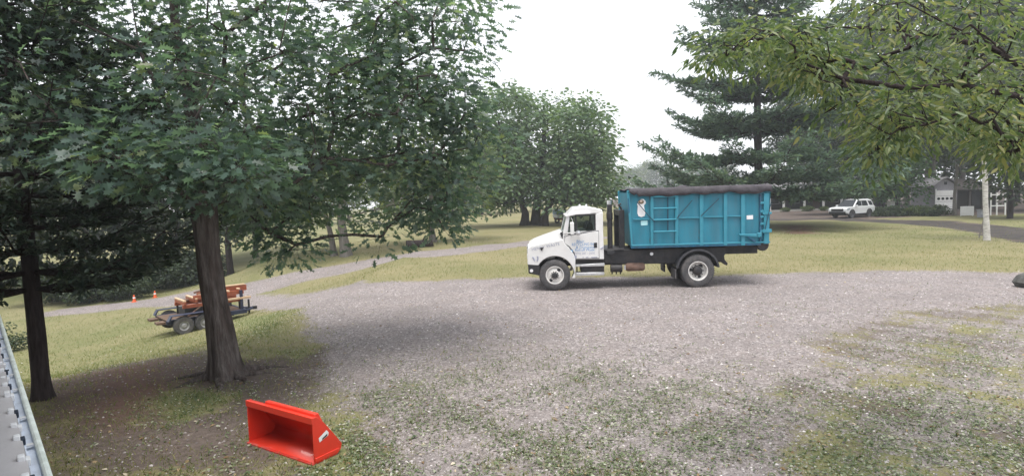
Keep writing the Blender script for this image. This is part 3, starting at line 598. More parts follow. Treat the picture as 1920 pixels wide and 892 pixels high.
# ------------------------------------------------------------------ red loader bucket
def bucket():
    A = ground(590, 871); B = ground(467, 829); ux = (A-B); L = ux.length; rz = math.atan2(ux.y, ux.x)
    o = thing('loader_bucket', 'red steel tractor loader bucket lying open side towards the camera', 'bucket', (B.x, B.y, 0), rz)
    H = .56; D = .40
    pr = [(0, 0), (.03, H*.5), (.0, H), (.10, H+.01), (.2, H*.98), (.34, H*.72), (D, H*.3), (D-.02, .06), (D-.1, 0)]     # (depth, height)
    prn = [(y, z) for y, z in [(0, .0), (.0, H), (.06, H+.008), (.16, H*.84), (.29, H*.53), (D+.02, H*.2), (D, .05), (D-.06, 0)]]
    shell = [(.0, .012), (D-.08, .015), (D-.02, .06), (D-.0, H*.2), (.28, H*.52), (.15, H*.83), (.06, H-.006), (0, H-.01)]
    th = .016
    def sheet(ptsyz, name, label=None):
        m = MB(); n = len(ptsyz); vs = []
        for x in (.012, L-.012):
            for y, z in ptsyz: vs.append((x, y, z))
        fs = [(i, i+1, n+i+1, n+i) for i in range(n-1)]
        m.add(vs, fs); ob = m.build(name, RED, o, ang=30); md = ob.modifiers.new('thick', 'SOLIDIFY'); md.thickness = th; md.offset = 0
        return ob
    sheet(shell, 'bucket_shell')
    for x in (0, L-.014):
        m = MB(); n = len(prn); m.add([(x, y, z) for y, z in prn]+[(x+.014, y, z) for y, z in prn], [tuple(range(n)), tuple(range(2*n-1, n-1, -1))]+[(i, i+n, (i+1) % n+n, (i+1) % n) for i in range(n)])
        m.build('side_plate', RED, o, .004)
    MB().box(.0, L, -.035, .06, -.004, .02).build('cutting_edge', mat('scuffed_red_edge', (.5, .03, .02), .45, var=.2, dirt=(.22, .17, .15), dscale=9, damt=.6), o, .005)
    MB().box(-.004, L+.004, -.012, .02, H-.07, H+.012).build('top_lip', RED, o, .006)
    MB().box(L, L+.012, .01, .36, .025, .075).build('wear_strip', RED, o, .004)
    MB().add([(x, y, z) for x in (L*.24, L-.03) for y, z in ((.05, H-.02), (.06, H+.035), (.12, H+.03), (.2, H*.74))], [(0, 1, 2, 3), (7, 6, 5, 4), (0, 4, 5, 1), (1, 5, 6, 2), (2, 6, 7, 3), (3, 7, 4, 0)]).build('hitch_plate', RED, o, .01)
    st = MB().add([(L+.003, .085, .245), (L+.003, .215, .285), (L+.003, .225, .32), (L+.003, .195, .36), (L+.003, .075, .30)], [(0, 1, 2, 3, 4)]).build('sticker', STICK, o)
    MB().add([(L+.006, .12, .26), (L+.006, .2, .287), (L+.006, .203, .315), (L+.006, .165, .298), (L+.006, .125, .28)], [(0, 1, 2, 3, 4)]).build('sticker_print', DARK, st)
bucket()

# ------------------------------------------------------------------ porch roof edge with its gutter, below and left of the camera
def porch_roof():
    zg = CAMH-1.3
    def flat(px, py): r_ = ray(px, py); return Vector((0, 0, CAMH))+r_*((zg-CAMH)/r_.z)
    e1, e2 = flat(22, 655), flat(99, 890); d = Vector((e1.x-e2.x, e1.y-e2.y, 0)).normalized(); n = Vector((-d.y, d.x, 0)); rz = math.atan2(d.y, d.x)
    org = Vector((e2.x, e2.y, 0)); g1 = flat(37, 850); off = max(.1, min(.3, (g1-e2).dot(n)))
    o = thing('porch_roof', 'pale grey porch roof edge with a blue-white rain gutter, at the lower left edge', 'porch roof', org, rz)
    grey = mat('pale_grey_roof_sheet', (.45, .44, .45), .55, var=.06, scale=2, bump=.1, bscale=20, dirt=(.3, .3, .3), damt=.4)
    blue = mat('blue_white_gutter_metal', (.72, .79, .9), .45, var=.08, scale=5, dirt=(.3, .33, .38), dscale=6, damt=.55)
    green = mat('weathered_gutter_lip', (.68, .75, .72), .6, var=.15, scale=9, dirt=(.3, .36, .31), dscale=7, damt=.5)
    navy = mat('dark_gutter_gap', (.02, .03, .05), .7, var=.3); wht = mat('white_hanger_metal', (.74, .76, .78), .4, var=.06)
    x0, x1 = -4.0, 9.0
    # roof sheet rising towards the house, with standing seams
    prof_ = [(off-.02, zg+.03), (off+1.7, zg+.45), (off+1.7, zg+.40), (off-.02, zg-.02)]
    def ext(pr, a, b): 
        m = MB(); k = len(pr); return m.add([(a, y, z) for y, z in pr]+[(b, y, z) for y, z in pr], [tuple(range(k)), tuple(range(2*k-1, k-1, -1))]+[(i, i+k, (i+1) % k+k, (i+1) % k) for i in range(k)])
    ext(prof_, x0, x1).build('roof_sheet', grey, o)
    # gutter trough: back, floor, front face, rolled lip
    ext([(off-.03, zg+.0), (off-.025, zg+.0), (off-.025, zg-.03), (.03, zg-.03), (.03, zg-.004), (.022, zg-.004), (.022, zg-.038), (off-.03, zg-.038)], x0, x1).build('gutter', blue, o)
    MB().tube([(x0, .018, zg+.0), (x1, .018, zg+.0)], .018, 10).build('gutter_lip', green, o)
    ext([(off+.0, zg-.03), (off+.03, zg-.03), (off+.03, zg-.2), (off+.0, zg-.2)], x0, x1).build('fascia', green, o)
    rnd = random.Random(2); x = -1.2; k = 0
    while x < x1-.3:
        s_ = rnd.uniform(.75, 1.25); w = .045*s_
        hg = MB().box(x, x+w, off-.012, off+.02, zg+.03, zg+.06*s_).build('gutter_hanger', wht, o, .006)
        MB().box(x+.004, x+w*1.5, off-.034, off-.013, zg+.0, zg+.035*s_).build('hanger_clip', navy if k % 2 else wht, hg, .004)
        if k % 2: MB().box(x-.01, x+.03, .035, off-.036, zg-.012, zg-.002).build('hanger_strap', wht, hg)
        x += rnd.uniform(.24, .46); k += 1
    lv = 120; rg = np.random.default_rng(4)
    P = np.stack([rg.uniform(-1, x1, lv), rg.uniform(.06, off+.06, lv), np.full(lv, zg-.02)+rg.uniform(-.03, .05, lv)], 1); T = rg.normal(0, 1, (lv, 3)); N = rg.normal(0, .5, (lv, 3)); N[:, 2] = 1
    keep = rg.random(lv) < np.clip((P[:, 0]-1.6)/1.5, .06, 1)
    scatter_leaves('leaf_litter', P[keep], norm(T[keep]), norm(N[keep]), rg.uniform(.02, .05, keep.sum()), rg.random(keep.sum()), SIMPLE_LEAF, leaf_mat('gutter_leaves', [(.02, .025, .03), (.05, .06, .06), (.1, .11, .1)], .7, .1, .2), o)
    MB().box(x0+.1, x1-.1, off+1.5, off+1.7, .02, CAMH+.9).build('house_wall', grey, o); MB().box(x0+.1, x1-.1, off+.4, off+.55, 0, zg+.08).build('porch_wall', grey, o)
    for x in (-3.8, 0, 4, 8.6): MB().box(x, x+.12, off+.1, off+.22, -.1, zg-.0).build('porch_post', wht, o)
    co = (Vector((0, 0, 0))-org).dot(n)                        # the camera hangs under the upper eave
    MB().box(x0, x1, co-.085, off+1.8, CAMH+.52, CAMH+.66).build('upper_eave', mat('dark_soffit', (.05, .05, .055), .8, var=.2), o)
porch_roof()

# ------------------------------------------------------------------ trailer and cones
def trailer():
    p = ground(378, 613); o = thing('equipment_trailer', 'dark tandem-axle flatbed trailer parked on the grass behind the oak', 'trailer', p, R(44))
    navy = mat('navy_trailer_paint', (.022, .03, .065), .45, var=.2, dirt=(.12, .11, .12), damt=.4)
    rust = mat('bare_wood_deck', (.13, .085, .06), .9, var=.3, scale=8)
    L = 2.7; w = 1.6; z = .58
    MB().box(-L/2, L/2, -w/2, -w/2+.1, z-.16, z).build('side_rail', navy, o, .01); MB().box(-L/2, L/2, w/2-.1, w/2, z-.16, z).build('side_rail', navy, o, .01)
    for k in range(7): MB().box(-L/2+.02, L/2-.02, -w/2+.105+k*.2, -w/2+.29+k*.2, z-.05, z-.01+.004*(k % 2)).build('plank', rust, o)
    MB().box(L/2, L/2+.1, -w/2, w/2, z-.16, z+.0).build('front_beam', navy, o, .01)
    for s_ in (-1, 1): MB().tube([(L/2, s_*.7, z-.1), (L/2+.6, 0, z-.12)], .05, 6).build('tongue_beam', navy, o)
    MB().tube([(L/2+.45, 0, z-.5), (L/2+.45, 0, z+.25)], .04, 8).build('tongue_jack', DARK, o)
    MB().box(L/2+.58, L/2+.75, -.07, .07, z-.18, z-.06).build('coupler', DARK, o, .01)
    MB().box(-L/2-.28, -L/2, -w/2+.1, -w/2+.5, z-.14, z-.06).build('ramp', rust, o); MB().box(-L/2-.28, -L/2, w/2-.5, w/2-.1, z-.14, z-.06).build('ramp', rust, o)
    MB().box(L/2-.1, L/2, -w/2+.1, -w/2+.18, z, z+.75).build('stake_post', navy, o); MB().box(L/2-.1, L/2, w/2-.18, w/2-.1, z, z+.75).build('stake_post', navy, o)
    for s_ in (-1, 1):
        for x in (-L/2+.5, -L/2+1.2):
            y = s_*(w/2+.14)
            t = MB().lathe_y([(.17, -.1), (.3, -.11), (.34, -.07), (.345, 0), (.34, .07), (.3, .11), (.17, .1)], (x, y, .34), 24).build('wheel', RUBBER, o)
            MB().lathe_y([(.2, s_*.08), (.17, s_*.09), (.12, s_*.05), (.05, s_*.1), (.001, s_*.1)], (x, y, .34), 20).build('rim', mat('grey_trailer_rim', (.3, .3, .3), .6, var=.2), t)
        out = [(-L/2-.02, .56), (-L/2+.1, .76), (-L/2+1.6, .76), (-L/2+1.74, .56), (-L/2+1.68, .56), (-L/2+1.57, .73), (-L/2+.13, .73), (-L/2+.04, .56)]
        MB().prism(out, s_*(w/2+.01) if s_ > 0 else -(w/2+.28), w/2+.28 if s_ > 0 else -(w/2+.01)).build('fender', navy, o, .01)
    for k in (-.8, 0.1, .9): MB().box(k, k+.09, -w/2+.1, w/2-.1, z-.2, z-.07).build('cross_member', navy, o)
    # the load: orange painted steel beams stacked in steps
    org = mat('orange_machine_paint', (.30, .078, .038), .5, var=.14, dirt=(.3, .14, .08), damt=.4)
    tan = mat('pale_timber', (.56, .40, .26), .8, var=.2, scale=6, stretch=(.5, 3, 3))
    M = o.matrix_basis if False else Matrix.Translation(p) @ Matrix.Rotation(R(44), 4, 'Z')
    stack = thing('bundle_frame', 'orange steel frame with pale beams stacked in steps on the trailer', 'machine frame', M @ Vector((.25, 0, z)), R(44)); stack.scale = (.62, .8, .95)
    MB().box(-1.6, 1.7, -.72, -.6, .32, .46).build('long_rail', org, stack, .01); MB().box(-1.6, 2.0, .55, .67, .32, .46).build('long_rail', org, stack, .01)
    for k in range(6): MB().box(-1.55+k*.62, -1.43+k*.62, -.8, .75, .46+.045*k, .58+.045*k).build('cross_beam', org, stack, .01)
    for k in range(6): MB().box(-1.56+k*.62, -1.42+k*.62, -.78, .73, .583+.045*k, .64+.045*k).build('timber', tan, stack, .008)
    MB().box(-1.0, 1.9, -.75, -.63, .62, .78).build('upper_rail', org, stack, .01)
    MB().box(.7, 2.2, -.5, -.36, .72, .95).build('upper_rail', org, stack, .01); MB().box(.7, 2.1, -.52, -.34, .953, 1.0).build('timber', tan, stack, .008)
    MB().box(.9, 2.25, -.9, -.78, .42, .5).build('timber', tan, stack, .008)
    for x in (-1.5, -.4, .7, 1.6):
        for y in (-.68, .6): MB().box(x, x+.1, y, y+.08, 0, .32).build('leg', DARK, stack)
    rj = random.Random(12)
    for k in range(9):
        a_ = Vector((rj.uniform(-1.5, .6), rj.uniform(-.7, .6), rj.uniform(.5, .9))); MB().tube([a_, a_+Vector((rj.uniform(.7, 1.6), rj.uniform(-.25, .25), rj.uniform(-.05, .22)))], rj.uniform(.03, .06), 5).build('loose_bar', (org, tan, RUSTY)[k % 3], stack)
    for x in (-1.4, -.3): MB().tube([(x+.05, -.7, 0.02), (x+.8, -.7, .34)], .03, 6).build('brace', RUSTY, stack)
    MB().box(-1.45, .5, -.5, .45, .02, .30).build('engine_case', DARK, stack, .02)
trailer()
def cone_at(px, py, label):
    p = ground(px, py); o = thing('traffic_cone', label, 'traffic cone', p, 0, 'orange cones along the gravel road'); o.scale = (.66, .66, .66)
    c = mat('orange_cone_plastic', (.75, .13, .04), .5, var=.06)
    MB().box(-.19, .19, -.19, .19, 0, .04).build('base', c, o, .01)
    MB().lathe_z([(.15, .04), (.05, .64), (.03, .66), (.001, .66)], (0, 0, 0), 18).build('body', c, o)
    MB().lathe_z([(.112, .34), (.1, .46)], (0, 0, 0), 18).build('stripe', STICK, o)
cone_at(252, 566, 'orange traffic cone at the lower left end of the gravel road'); cone_at(291, 558, 'orange traffic cone further up the gravel road, near the trailer')

# ------------------------------------------------------------------ white SUV on the driveway
def suv():
    p = stand(1597, 60.5)
    g = ground(1597, 407.5)
    if 45 < g.y < 75: p = g
    rz = R(208)
    o = thing('parked_suv', 'white off-road SUV parked on the driveway in front of the porch', 'suv', p, rz)
    # local x: nose positive
    pw = mat('suv_white_paint', (.74, .76, .78), .25, var=.02, coat=.6); dk = mat('suv_black_trim', (.02, .02, .024), .5, var=.2); gl = mat('tinted_glass', (.012, .016, .022), .08, var=.1)
    L = 2.4
    arch = lambda cx, r=.47: [(cx+r*math.cos(t), .38+r*math.sin(t)) for t in np.linspace(R(180), R(0), 9)]
    low = [(-2.38, .55), (-2.4, 1.0), (-2.33, 1.12), (1.0, 1.12), (1.25, 1.14), (2.15, 1.05), (2.33, .95), (2.38, .72), (2.36, .5)]
    bot = [(2.1, .5)]+arch(1.42)[::-1]+[(.9, .42), (-.9, .42)]+arch(-1.42)[::-1]+[(-2.15, .5)]
    b = MB().prism(low+bot, -.93, .93).build('body', pw, o, .05)
    # greenhouse
    m = MB(); belt = [(-2.3, 1.11), (1.15, 1.11)]; roof = [(-2.15, 1.78), (-.9, 1.84), (.2, 1.8)]
    pts = [(-2.33, .86, 1.1), (1.15, .86, 1.1), (.25, .68, 1.79), (-.8, .69, 1.84), (-2.12, .68, 1.78)]
    m.add([(x, y, z) for x, y, z in pts]+[(x, -y, z) for x, y, z in pts], [(0, 1, 2, 3, 4), (9, 8, 7, 6, 5), (1, 6, 7, 2), (2, 7, 8, 3), (3, 8, 9, 4), (4, 9, 5, 0)])
    m.build('cabin', pw, o, .05)
    def pane(nm, q, s_):        # quad on the cabin side, given as x,t (t up the side)
        vs = [(x, s_*(.868-.178*t+.012), 1.1+.69*t) for x, t in q]
        n = len(vs); w = [(x, y-s_*.02, z) for x, y, z in vs]
        MB().add(vs+w, [tuple(range(n)), tuple(range(2*n-1, n-1, -1))]+[(i, i+n, (i+1) % n+n, (i+1) % n) for i in range(n)]).build(nm, gl, o)
    for s_ in (-1, 1):
        pane('window', [(.9, .1), (.22, .84), (-.28, .86), (-.28, .1)], s_); pane('window', [(-.36, .1), (-.36, .86), (-1.2, .84), (-1.35, .1)], s_); pane('window', [(-1.62, .14), (-1.42, .8), (-2.0, .76), (-2.14, .14)], s_)
        MB().box(-1.9, .1, s_*.66-.02, s_*.66+.02, 1.86, 1.90).build('roof_rail', dk, o)
        MB().box(.72, .95, s_*1.0-.1, s_*1.0+.1, 1.12, 1.28).build('mirror', pw, o, .03)
        MB().prism([(2.2, .98), (1.75, 1.02), (1.9, .84), (2.34, .82)], s_*.6 if s_ > 0 else -.945, .945 if s_ > 0 else -.6).build('headlight', mat('suv_lamp', (.3, .34, .38), .1), o, .01)
        MB().box(-1.0, 1.0, s_*.9-.04, s_*.9+.06, .34, .42).build('side_step', dk, o, .01)
        for x in (1.42, -1.42):
            t = MB().lathe_y([(.24, -.12), (.36, -.125), (.39, -.08), (.39, .08), (.36, .125), (.24, .12)], (x, s_*.82, .39), 24).build('wheel', RUBBER, o)
            MB().lathe_y([(.25, s_*.1), (.2, s_*.05), (.06, s_*.09), (.001, s_*.09)], (x, s_*.82, .39), 14).build('rim', mat('dark_alloy', (.1, .1, .11), .4, .5), t)
            MB().prism([(q[0], q[1]) for q in arch(x, .5)]+[(q[0], q[1]) for q in arch(x, .44)[::-1]], s_*.9-.06, s_*.9+.06).build('wheel_arch', dk, o)
        MB().box(-2.415, -2.38, s_*.7-.15, s_*.7+.15, .85, 1.1).build('tail_light', mat('red_lens', (.4, .02, .02), .2), o)
    vs = [(1.09, .80, 1.15), (.29, .63, 1.765), (.29, -.63, 1.765), (1.09, -.80, 1.15)]
    MB().add([(x+.035, y, z+.03) for x, y, z in vs]+[(x, y, z-.02) for x, y, z in vs], [(0, 1, 2, 3), (7, 6, 5, 4), (0, 4, 5, 1), (1, 5, 6, 2), (2, 6, 7, 3), (3, 7, 4, 0)]).build('windshield', gl, o)
    MB().box(2.33, 2.41, -.62, .62, .72, .96).build('grille', dk, o, .02); MB().box(2.3, 2.46, -.85, .85, .42, .68).build('bumper', dk, o, .04)
    MB().box(2.4, 2.425, -.5, .5, .9, .935).build('grille_bar', ALU, o)
    MB().box(1.3, 1.9, -.3, .3, 1.09, 1.13).build('hood_scoop', pw, o, .02)
    MB().box(-2.35, -2.0, -.6, .6, 1.8, 1.85).build('rear_spoiler', pw, o, .01)
    MB().box(-2.1, 2.1, -.7, .7, .3, .5).build('underbody', dk, o)
suv()

# ------------------------------------------------------------------ house with porch, garage, shed, small furniture
SIDING = mat('shaded_brown_siding', (.04, .034, .04), .8, var=.15, dirt=(.05, .05, .05))  # house siding: the shade under the porch roof is put into this brown
ROOFM = mat('grey_shingle', (.24, .235, .25), .9, var=.25, scale=30, bump=.5, bscale=60)
WHT = mat('white_wood_paint', (.82, .82, .82), .6, var=.05)
PANE = mat('dark_window_pane', (.015, .018, .022), .1, var=.1)
def farm_house():
    a = stand(1425, 83); b = stand(1660, 83); w = b.x-a.x; o = thing('porch_house', 'long low house with white porch posts and grey roof behind the pine', 'house', a, 0)
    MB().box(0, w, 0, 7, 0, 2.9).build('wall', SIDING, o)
    MB().box(-.5, w+.5, -2.6, 0, 0, .22).build('porch_floor', mat('pale_concrete', (.45, .44, .42), .9, var=.1), o)
    rf = MB().add([(-.7, -3, 2.75), (w+.7, -3, 2.75), (w+.7, 3.2, 5.4), (-.7, 3.2, 5.4), (w+.7, 7.6, 2.75), (-.7, 7.6, 2.75), (-.7, -3, 2.55), (w+.7, -3, 2.55), (w+.7, 7.6, 2.55), (-.7, 7.6, 2.55)],
                  [(0, 1, 2, 3), (3, 2, 4, 5), (0, 6, 7, 1), (5, 4, 8, 9), (0, 3, 5, 9, 6), (1, 7, 8, 4, 2), (6, 9, 8, 7)]).build('roof', ROOFM, o)
    MB().box(w*.46, w*.46+.9, 2.6, 3.5, 4.9, 6.4).build('chimney', mat('chimney_brick', (.2, .1, .08), .9, var=.2), rf)
    for px in (1441, 1467, 1505.5, 1541, 1575, 1601, 1630):
        q = at(px, 395, 81).x-a.x; MB().box(q-.12, q+.12, -2.5, -2.26, .22, 2.56).build('porch_post', WHT, o, .01)
    for t in (.08, .24, .55, .72, .88):
        f = MB().box(w*t, w*t+1.3, -.06, -.003, 1.0, 2.3).build('window', ROOFM, o); MB().box(w*t+.1, w*t+1.2, -.075, -.062, 1.1, 2.2).build('pane', PANE, f)
    d = MB().box(w*.42, w*.42+1, -.06, -.003, .22, 2.3).build('door', mat('dark_door', (.1, .05, .04), .5), o); MB().box(w*.42+.85, w*.42+.9, -.12, -.06, 1.1, 1.2).build('handle', ALU, d)
farm_house()
def garage():
    a = ground(1751, 411); a = stand(1752, 62); w = at(1785, 405, 62).x-a.x
    o = thing('garage', 'small grey gabled garage with a white roll-up door and round dark windows', 'garage', a, R(-10))
    gw = mat('grey_garage_siding', (.33, .32, .36), .8, var=.08)
    MB().prism([(-.05, 0), (w+.25, 0), (w+.25, 2.75), (w*.75, 3.35), (w/2+.1, 3.55), (w*.3, 3.35), (-.05, 2.75)], 0, 5).build('wall', gw, o)
    n = 5; prof_ = [(-.3, 2.72), (w*.28, 3.42), (w/2+.1, 3.66), (w*.77, 3.42), (w+.5, 2.72)]
    MB().prism([(x, z+.1) for x, z in prof_]+[(x, z) for x, z in prof_[::-1]], -.3, 5.2).build('roof', ROOFM, o)
    d = None
    H = 2.35; sec = H/4
    for k in range(4):
        s_ = MB().box(.12, w-.12, -.06, -.003, .02+k*sec, (k+1)*sec-.015).build('door_section', WHT, o, .012)
        if k == 2:
            for i in range(4):
                cx = .12+(w-.24)*(i+.5)/4; MB().prism([(cx+.15*math.cos(t), .02+2.5*sec+.14*math.sin(t)) for t in np.linspace(0, 2*math.pi, 14, endpoint=False)], -.075, -.061).build('pane', PANE, s_)
    MB().box(.0, .115, -.07, -.003, 0, 2.5).build('door_frame', WHT, o); MB().box(w-.115, w, -.07, -.003, 0, 2.5).build('door_frame', WHT, o)
    MB().box(w/2-.08, w/2+.18, -.05, -.003, 2.95, 3.25).build('vent', DARK, o)
garage()
def shed():
    a = stand(1786, 70); b = stand(1862, 70); w = b.x-a.x; o = thing('long_shed', 'long low brown shed in the shade between the garage and the white frame', 'shed', a, R(-6))
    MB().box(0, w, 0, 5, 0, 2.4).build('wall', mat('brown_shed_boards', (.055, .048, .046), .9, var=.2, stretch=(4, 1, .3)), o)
    MB().add([(-.4, -.5, 2.3), (w+.4, -.5, 2.3), (w+.4, 5.5, 3.6), (-.4, 5.5, 3.6), (-.4, -.5, 2.15), (w+.4, -.5, 2.15), (w+.4, 5.5, 3.45), (-.4, 5.5, 3.45)], [(0, 1, 2, 3), (7, 6, 5, 4), (0, 4, 5, 1), (1, 5, 6, 2), (2, 6, 7, 3), (3, 7, 4, 0)]).build('roof', mat('brown_roof', (.06, .05, .048), .9, var=.2), o)
    for t in (.05, .37, .66, .97): MB().box(w*t-.1, w*t+.1, -.13, -.01, 0, 2.2).build('post', mat('weathered_post', (.2, .18, .17), .9), o)
    MB().box(w*.42, w*.6, -.05, -.003, .05, 2.0).build('door', DARK, o)
shed()
def white_frame():
    a = stand(1857, 56); o = thing('white_trellis_frame', 'open white timber frame with crossbars standing behind the birch', 'frame', a, R(-14))
    w = at(1881, 400, 56).x-a.x
    for x in (0, w*.42, w): MB().box(x-.05, x+.05, 0, .1, 0, 2.15).build('post', WHT, o, .008)
    MB().box(.051, w-.051, .02, .08, 1.9, 2.0).build('crossbar', WHT, o); MB().box(.051, w-.051, .015, .085, .85, .95).build('crossbar', WHT, o)
white_frame()
def board():
    a = stand(1800, 55); w = at(1823, 400, 55).x-a.x; o = thing('slatted_screen', 'white slatted screen standing in front of the brown shed', 'panel', a, R(-12))
    MB().box(0, w, 0, .05, .05, .92).build('board', WHT, o, .01)
    for k in range(7): MB().box(.06+k*(w-.12)/7, .06+(k+.75)*(w-.12)/7, -.018, -.001, .1, .87).build('slat', WHT, o, .004)
    for x in (.05, w-.1): MB().box(x, x+.05, .051, .1, 0, .8).build('leg', WHT, o)
board()
def pedestal(px, Y, w, h, label, name, cat, m, cap=True):
    a = stand(px, Y); o = thing(name, label, cat, a, R(10))
    MB().box(-w/2, w/2, -w/2, w/2, 0, h).build('body', m, o, .02)
    if cap: MB().box(-w/2-.04, w/2+.04, -w/2-.04, w/2+.04, h+.001, h+.08).build('cap', m, o, .01)
    MB().box(-w*.3, w*.3, -w/2-.02, -w/2-.001, h*.45, h*.85).build('door', mat('pale_grey_metal', (.4, .41, .42), .5), o)
pedestal(1670, 61, .5, 1.45, 'pale stone pillar rising out of the shrubs right of the white SUV', 'stone_pillar', 'pillar', mat('pale_stone', (.4, .4, .36), .9, var=.15))
pedestal(1837, 52, .32, .62, 'small pale grey utility box on the ground left of the birch', 'utility_box', 'utility box', mat('pale_grey_box', (.3, .31, .34), .7))
def lamp_post():
    a = stand(1637, 68); o = thing('lamp_post', 'thin post with a white lantern between the SUV and the stone pillar', 'lamp post', a)
    MB().tube([(0, 0, 0), (0, 0, 2.7)], .05, 8).build('post', BARKG, o); MB().lathe_z([(.1, 2.7), (.16, 3.05), (.18, 3.08), (.02, 3.25)], (0, 0, 0), 8).build('lantern', WHT, o)
lamp_post()
def far_camper():
    a = ground(1048, 417); a = stand(1046, 66); o = thing('stock_trailer', 'small white and blue trailer with red chassis far off beside the tree clump', 'trailer', a, R(8))
    MB().box(0, 1.0, 0, 2.6, .62, 1.02).build('body', WHT, o, .03); MB().box(-.02, 1.02, -.02, 2.62, 1.021, 1.5).build('upper_body', mat('far_blue_paint', (.16, .3, .45), .5), o, .05)
    MB().box(.1, .9, .1, 2.5, .38, .615).build('chassis', mat('dull_red', (.22, .06, .05), .7), o)
    for x in (.08, .92):
        t = MB().lathe_y([(.1, -.1), (.3, -.1), (.32, 0), (.3, .1), (.1, .1)], (x, .6, .32), 16).build('wheel', RUBBER, o)
    MB().box(.3, .7, -.02, -.001, .68, .95).build('window', PANE, o)
far_camper()
def log():
    a = ground(787, 464); o = thing('fallen_log', 'dark fallen log lying in the grass beside a lone pale trunk', 'log', a, R(12))
    rnd = random.Random(3); pts = [(x, .06*rnd.uniform(-1, 1), .26+.04*rnd.uniform(-1, 1)) for x in np.linspace(-.85, .85, 9)]
    MB().tube(pts, [.2+.06*rnd.random() for _ in pts], 12).build('trunk', BARK2, o); MB().tube([(.2, 0, .4), (.35, -.1, .7)], .05, 6).build('branch_stub', BARK2, o)
log()
def stick():
    a = ground(1840, 446); b = Vector(ground(1840, 446)); o = thing('leaning_stake', 'thin grey stake leaning beside the foot of the birch', 'stake', a)
    MB().tube([(-.15, 0, -.05), (.22, .1, 1.15)], .03, 8).build('shaft', BARKG, o); MB().tube([(.22, .1, 1.15), (.23, .1, 1.2)], [.045, .04], 8).build('cap', BARKG, o)
stick()
def edge_rock():
    a = ground(1926, 538); o = bpy.data.objects.new('dark_boulder', None)
    bpy.data.objects.remove(o)
    m = MB(); rnd = random.Random(5); n = 10
    m.lathe_z([(.001, .0), (.28, .0), (.33, .15), (.26, .34), (.1, .42), (.001, .43)], (0, 0, 0), n)
    m.v = [(x*(1+.2*rnd.uniform(-1, 1)), y*(1+.2*rnd.uniform(-1, 1)), z) for x, y, z in m.v]
    o = m.build('dark_boulder', mat('dark_stone', (.07, .07, .065), .9, var=.4, bump=.6, bscale=8, dirt=(.3, .3, .28), damt=.5), ang=50); o.location = a
    tag(o, 'dark pale-streaked rock at the right edge of the gravel', 'rock')
edge_rock()

# ------------------------------------------------------------------ trees
def frustums(name, P0, P1, R0, R1, n, m, parent):
    P0 = np.asarray(P0, float); P1 = np.asarray(P1, float); R0 = np.asarray(R0, float); R1 = np.asarray(R1, float)
    D = norm(P1-P0); ref = np.where(np.abs(D[:, 2:3]) < .9, np.array([[0, 0, 1.]]), np.array([[1., 0, 0]]))
    U = norm(np.cross(D, ref)); Wv = np.cross(U, D); a = np.arange(n)*2*math.pi/n
    ring = U[:, None, :]*np.cos(a)[None, :, None]+Wv[:, None, :]*np.sin(a)[None, :, None]
    V = np.concatenate([P0[:, None, :]+ring*R0[:, None, None], P1[:, None, :]+ring*R1[:, None, None]], 1).reshape(-1, 3)
    fs = [(k, n+k, n+(k+1) % n, (k+1) % n) for k in range(n)]
    me = bulk_mesh(name, V, fs, None, 2*n, len(P0), m, smooth=True); o = bpy.data.objects.new(name, me); return link(o, parent)
def trunk_mesh(name, pts, rad, m, parent, n=18, rings=6, rough=.07, flare=.5, seed=0):
    """one continuous bark-ridged trunk through pts with a root flare"""
    pts = np.array([list(p) for p in pts], float); rad = np.array(rad, float); s = np.linspace(0, len(pts)-1, (len(pts)-1)*rings+1)
    P = np.stack([np.interp(s, range(len(pts)), pts[:, k]) for k in range(3)], 1); r = np.interp(s, range(len(rad)), rad)
    rg = np.random.default_rng(seed); ph = rg.uniform(0, 6.28, 8); vs = []; h = P[:, 2]-P[0, 2]
    for i in range(len(P)):
        for k in range(n):
            a = 2*math.pi*k/n
            f = 1+rough*(math.sin(3*a+ph[0]+h[i]*.7)+.6*math.sin(7*a+ph[1]+h[i]*1.5)+.5*math.sin(2*a+ph[2]-h[i]*2.1)+.4*math.sin(h[i]*6+ph[3]+2*a))
            f *= 1+flare*math.exp(-max(0, h[i]+.02)/(1.2*rad[0]))*(.6+.4*math.sin(4*a+ph[4]))
            vs.append((P[i, 0]+r[i]*f*math.cos(a), P[i, 1]+r[i]*f*math.sin(a), P[i, 2]))
    fs = [(i*n+k, i*n+(k+1) % n, (i+1)*n+(k+1) % n, (i+1)*n+k) for i in range(len(P)-1) for k in range(n)]
    fs.append(tuple(range((len(P)-1)*n, len(P)*n)))
    return MB().add(vs, fs).build(name, m, parent, ang=80)
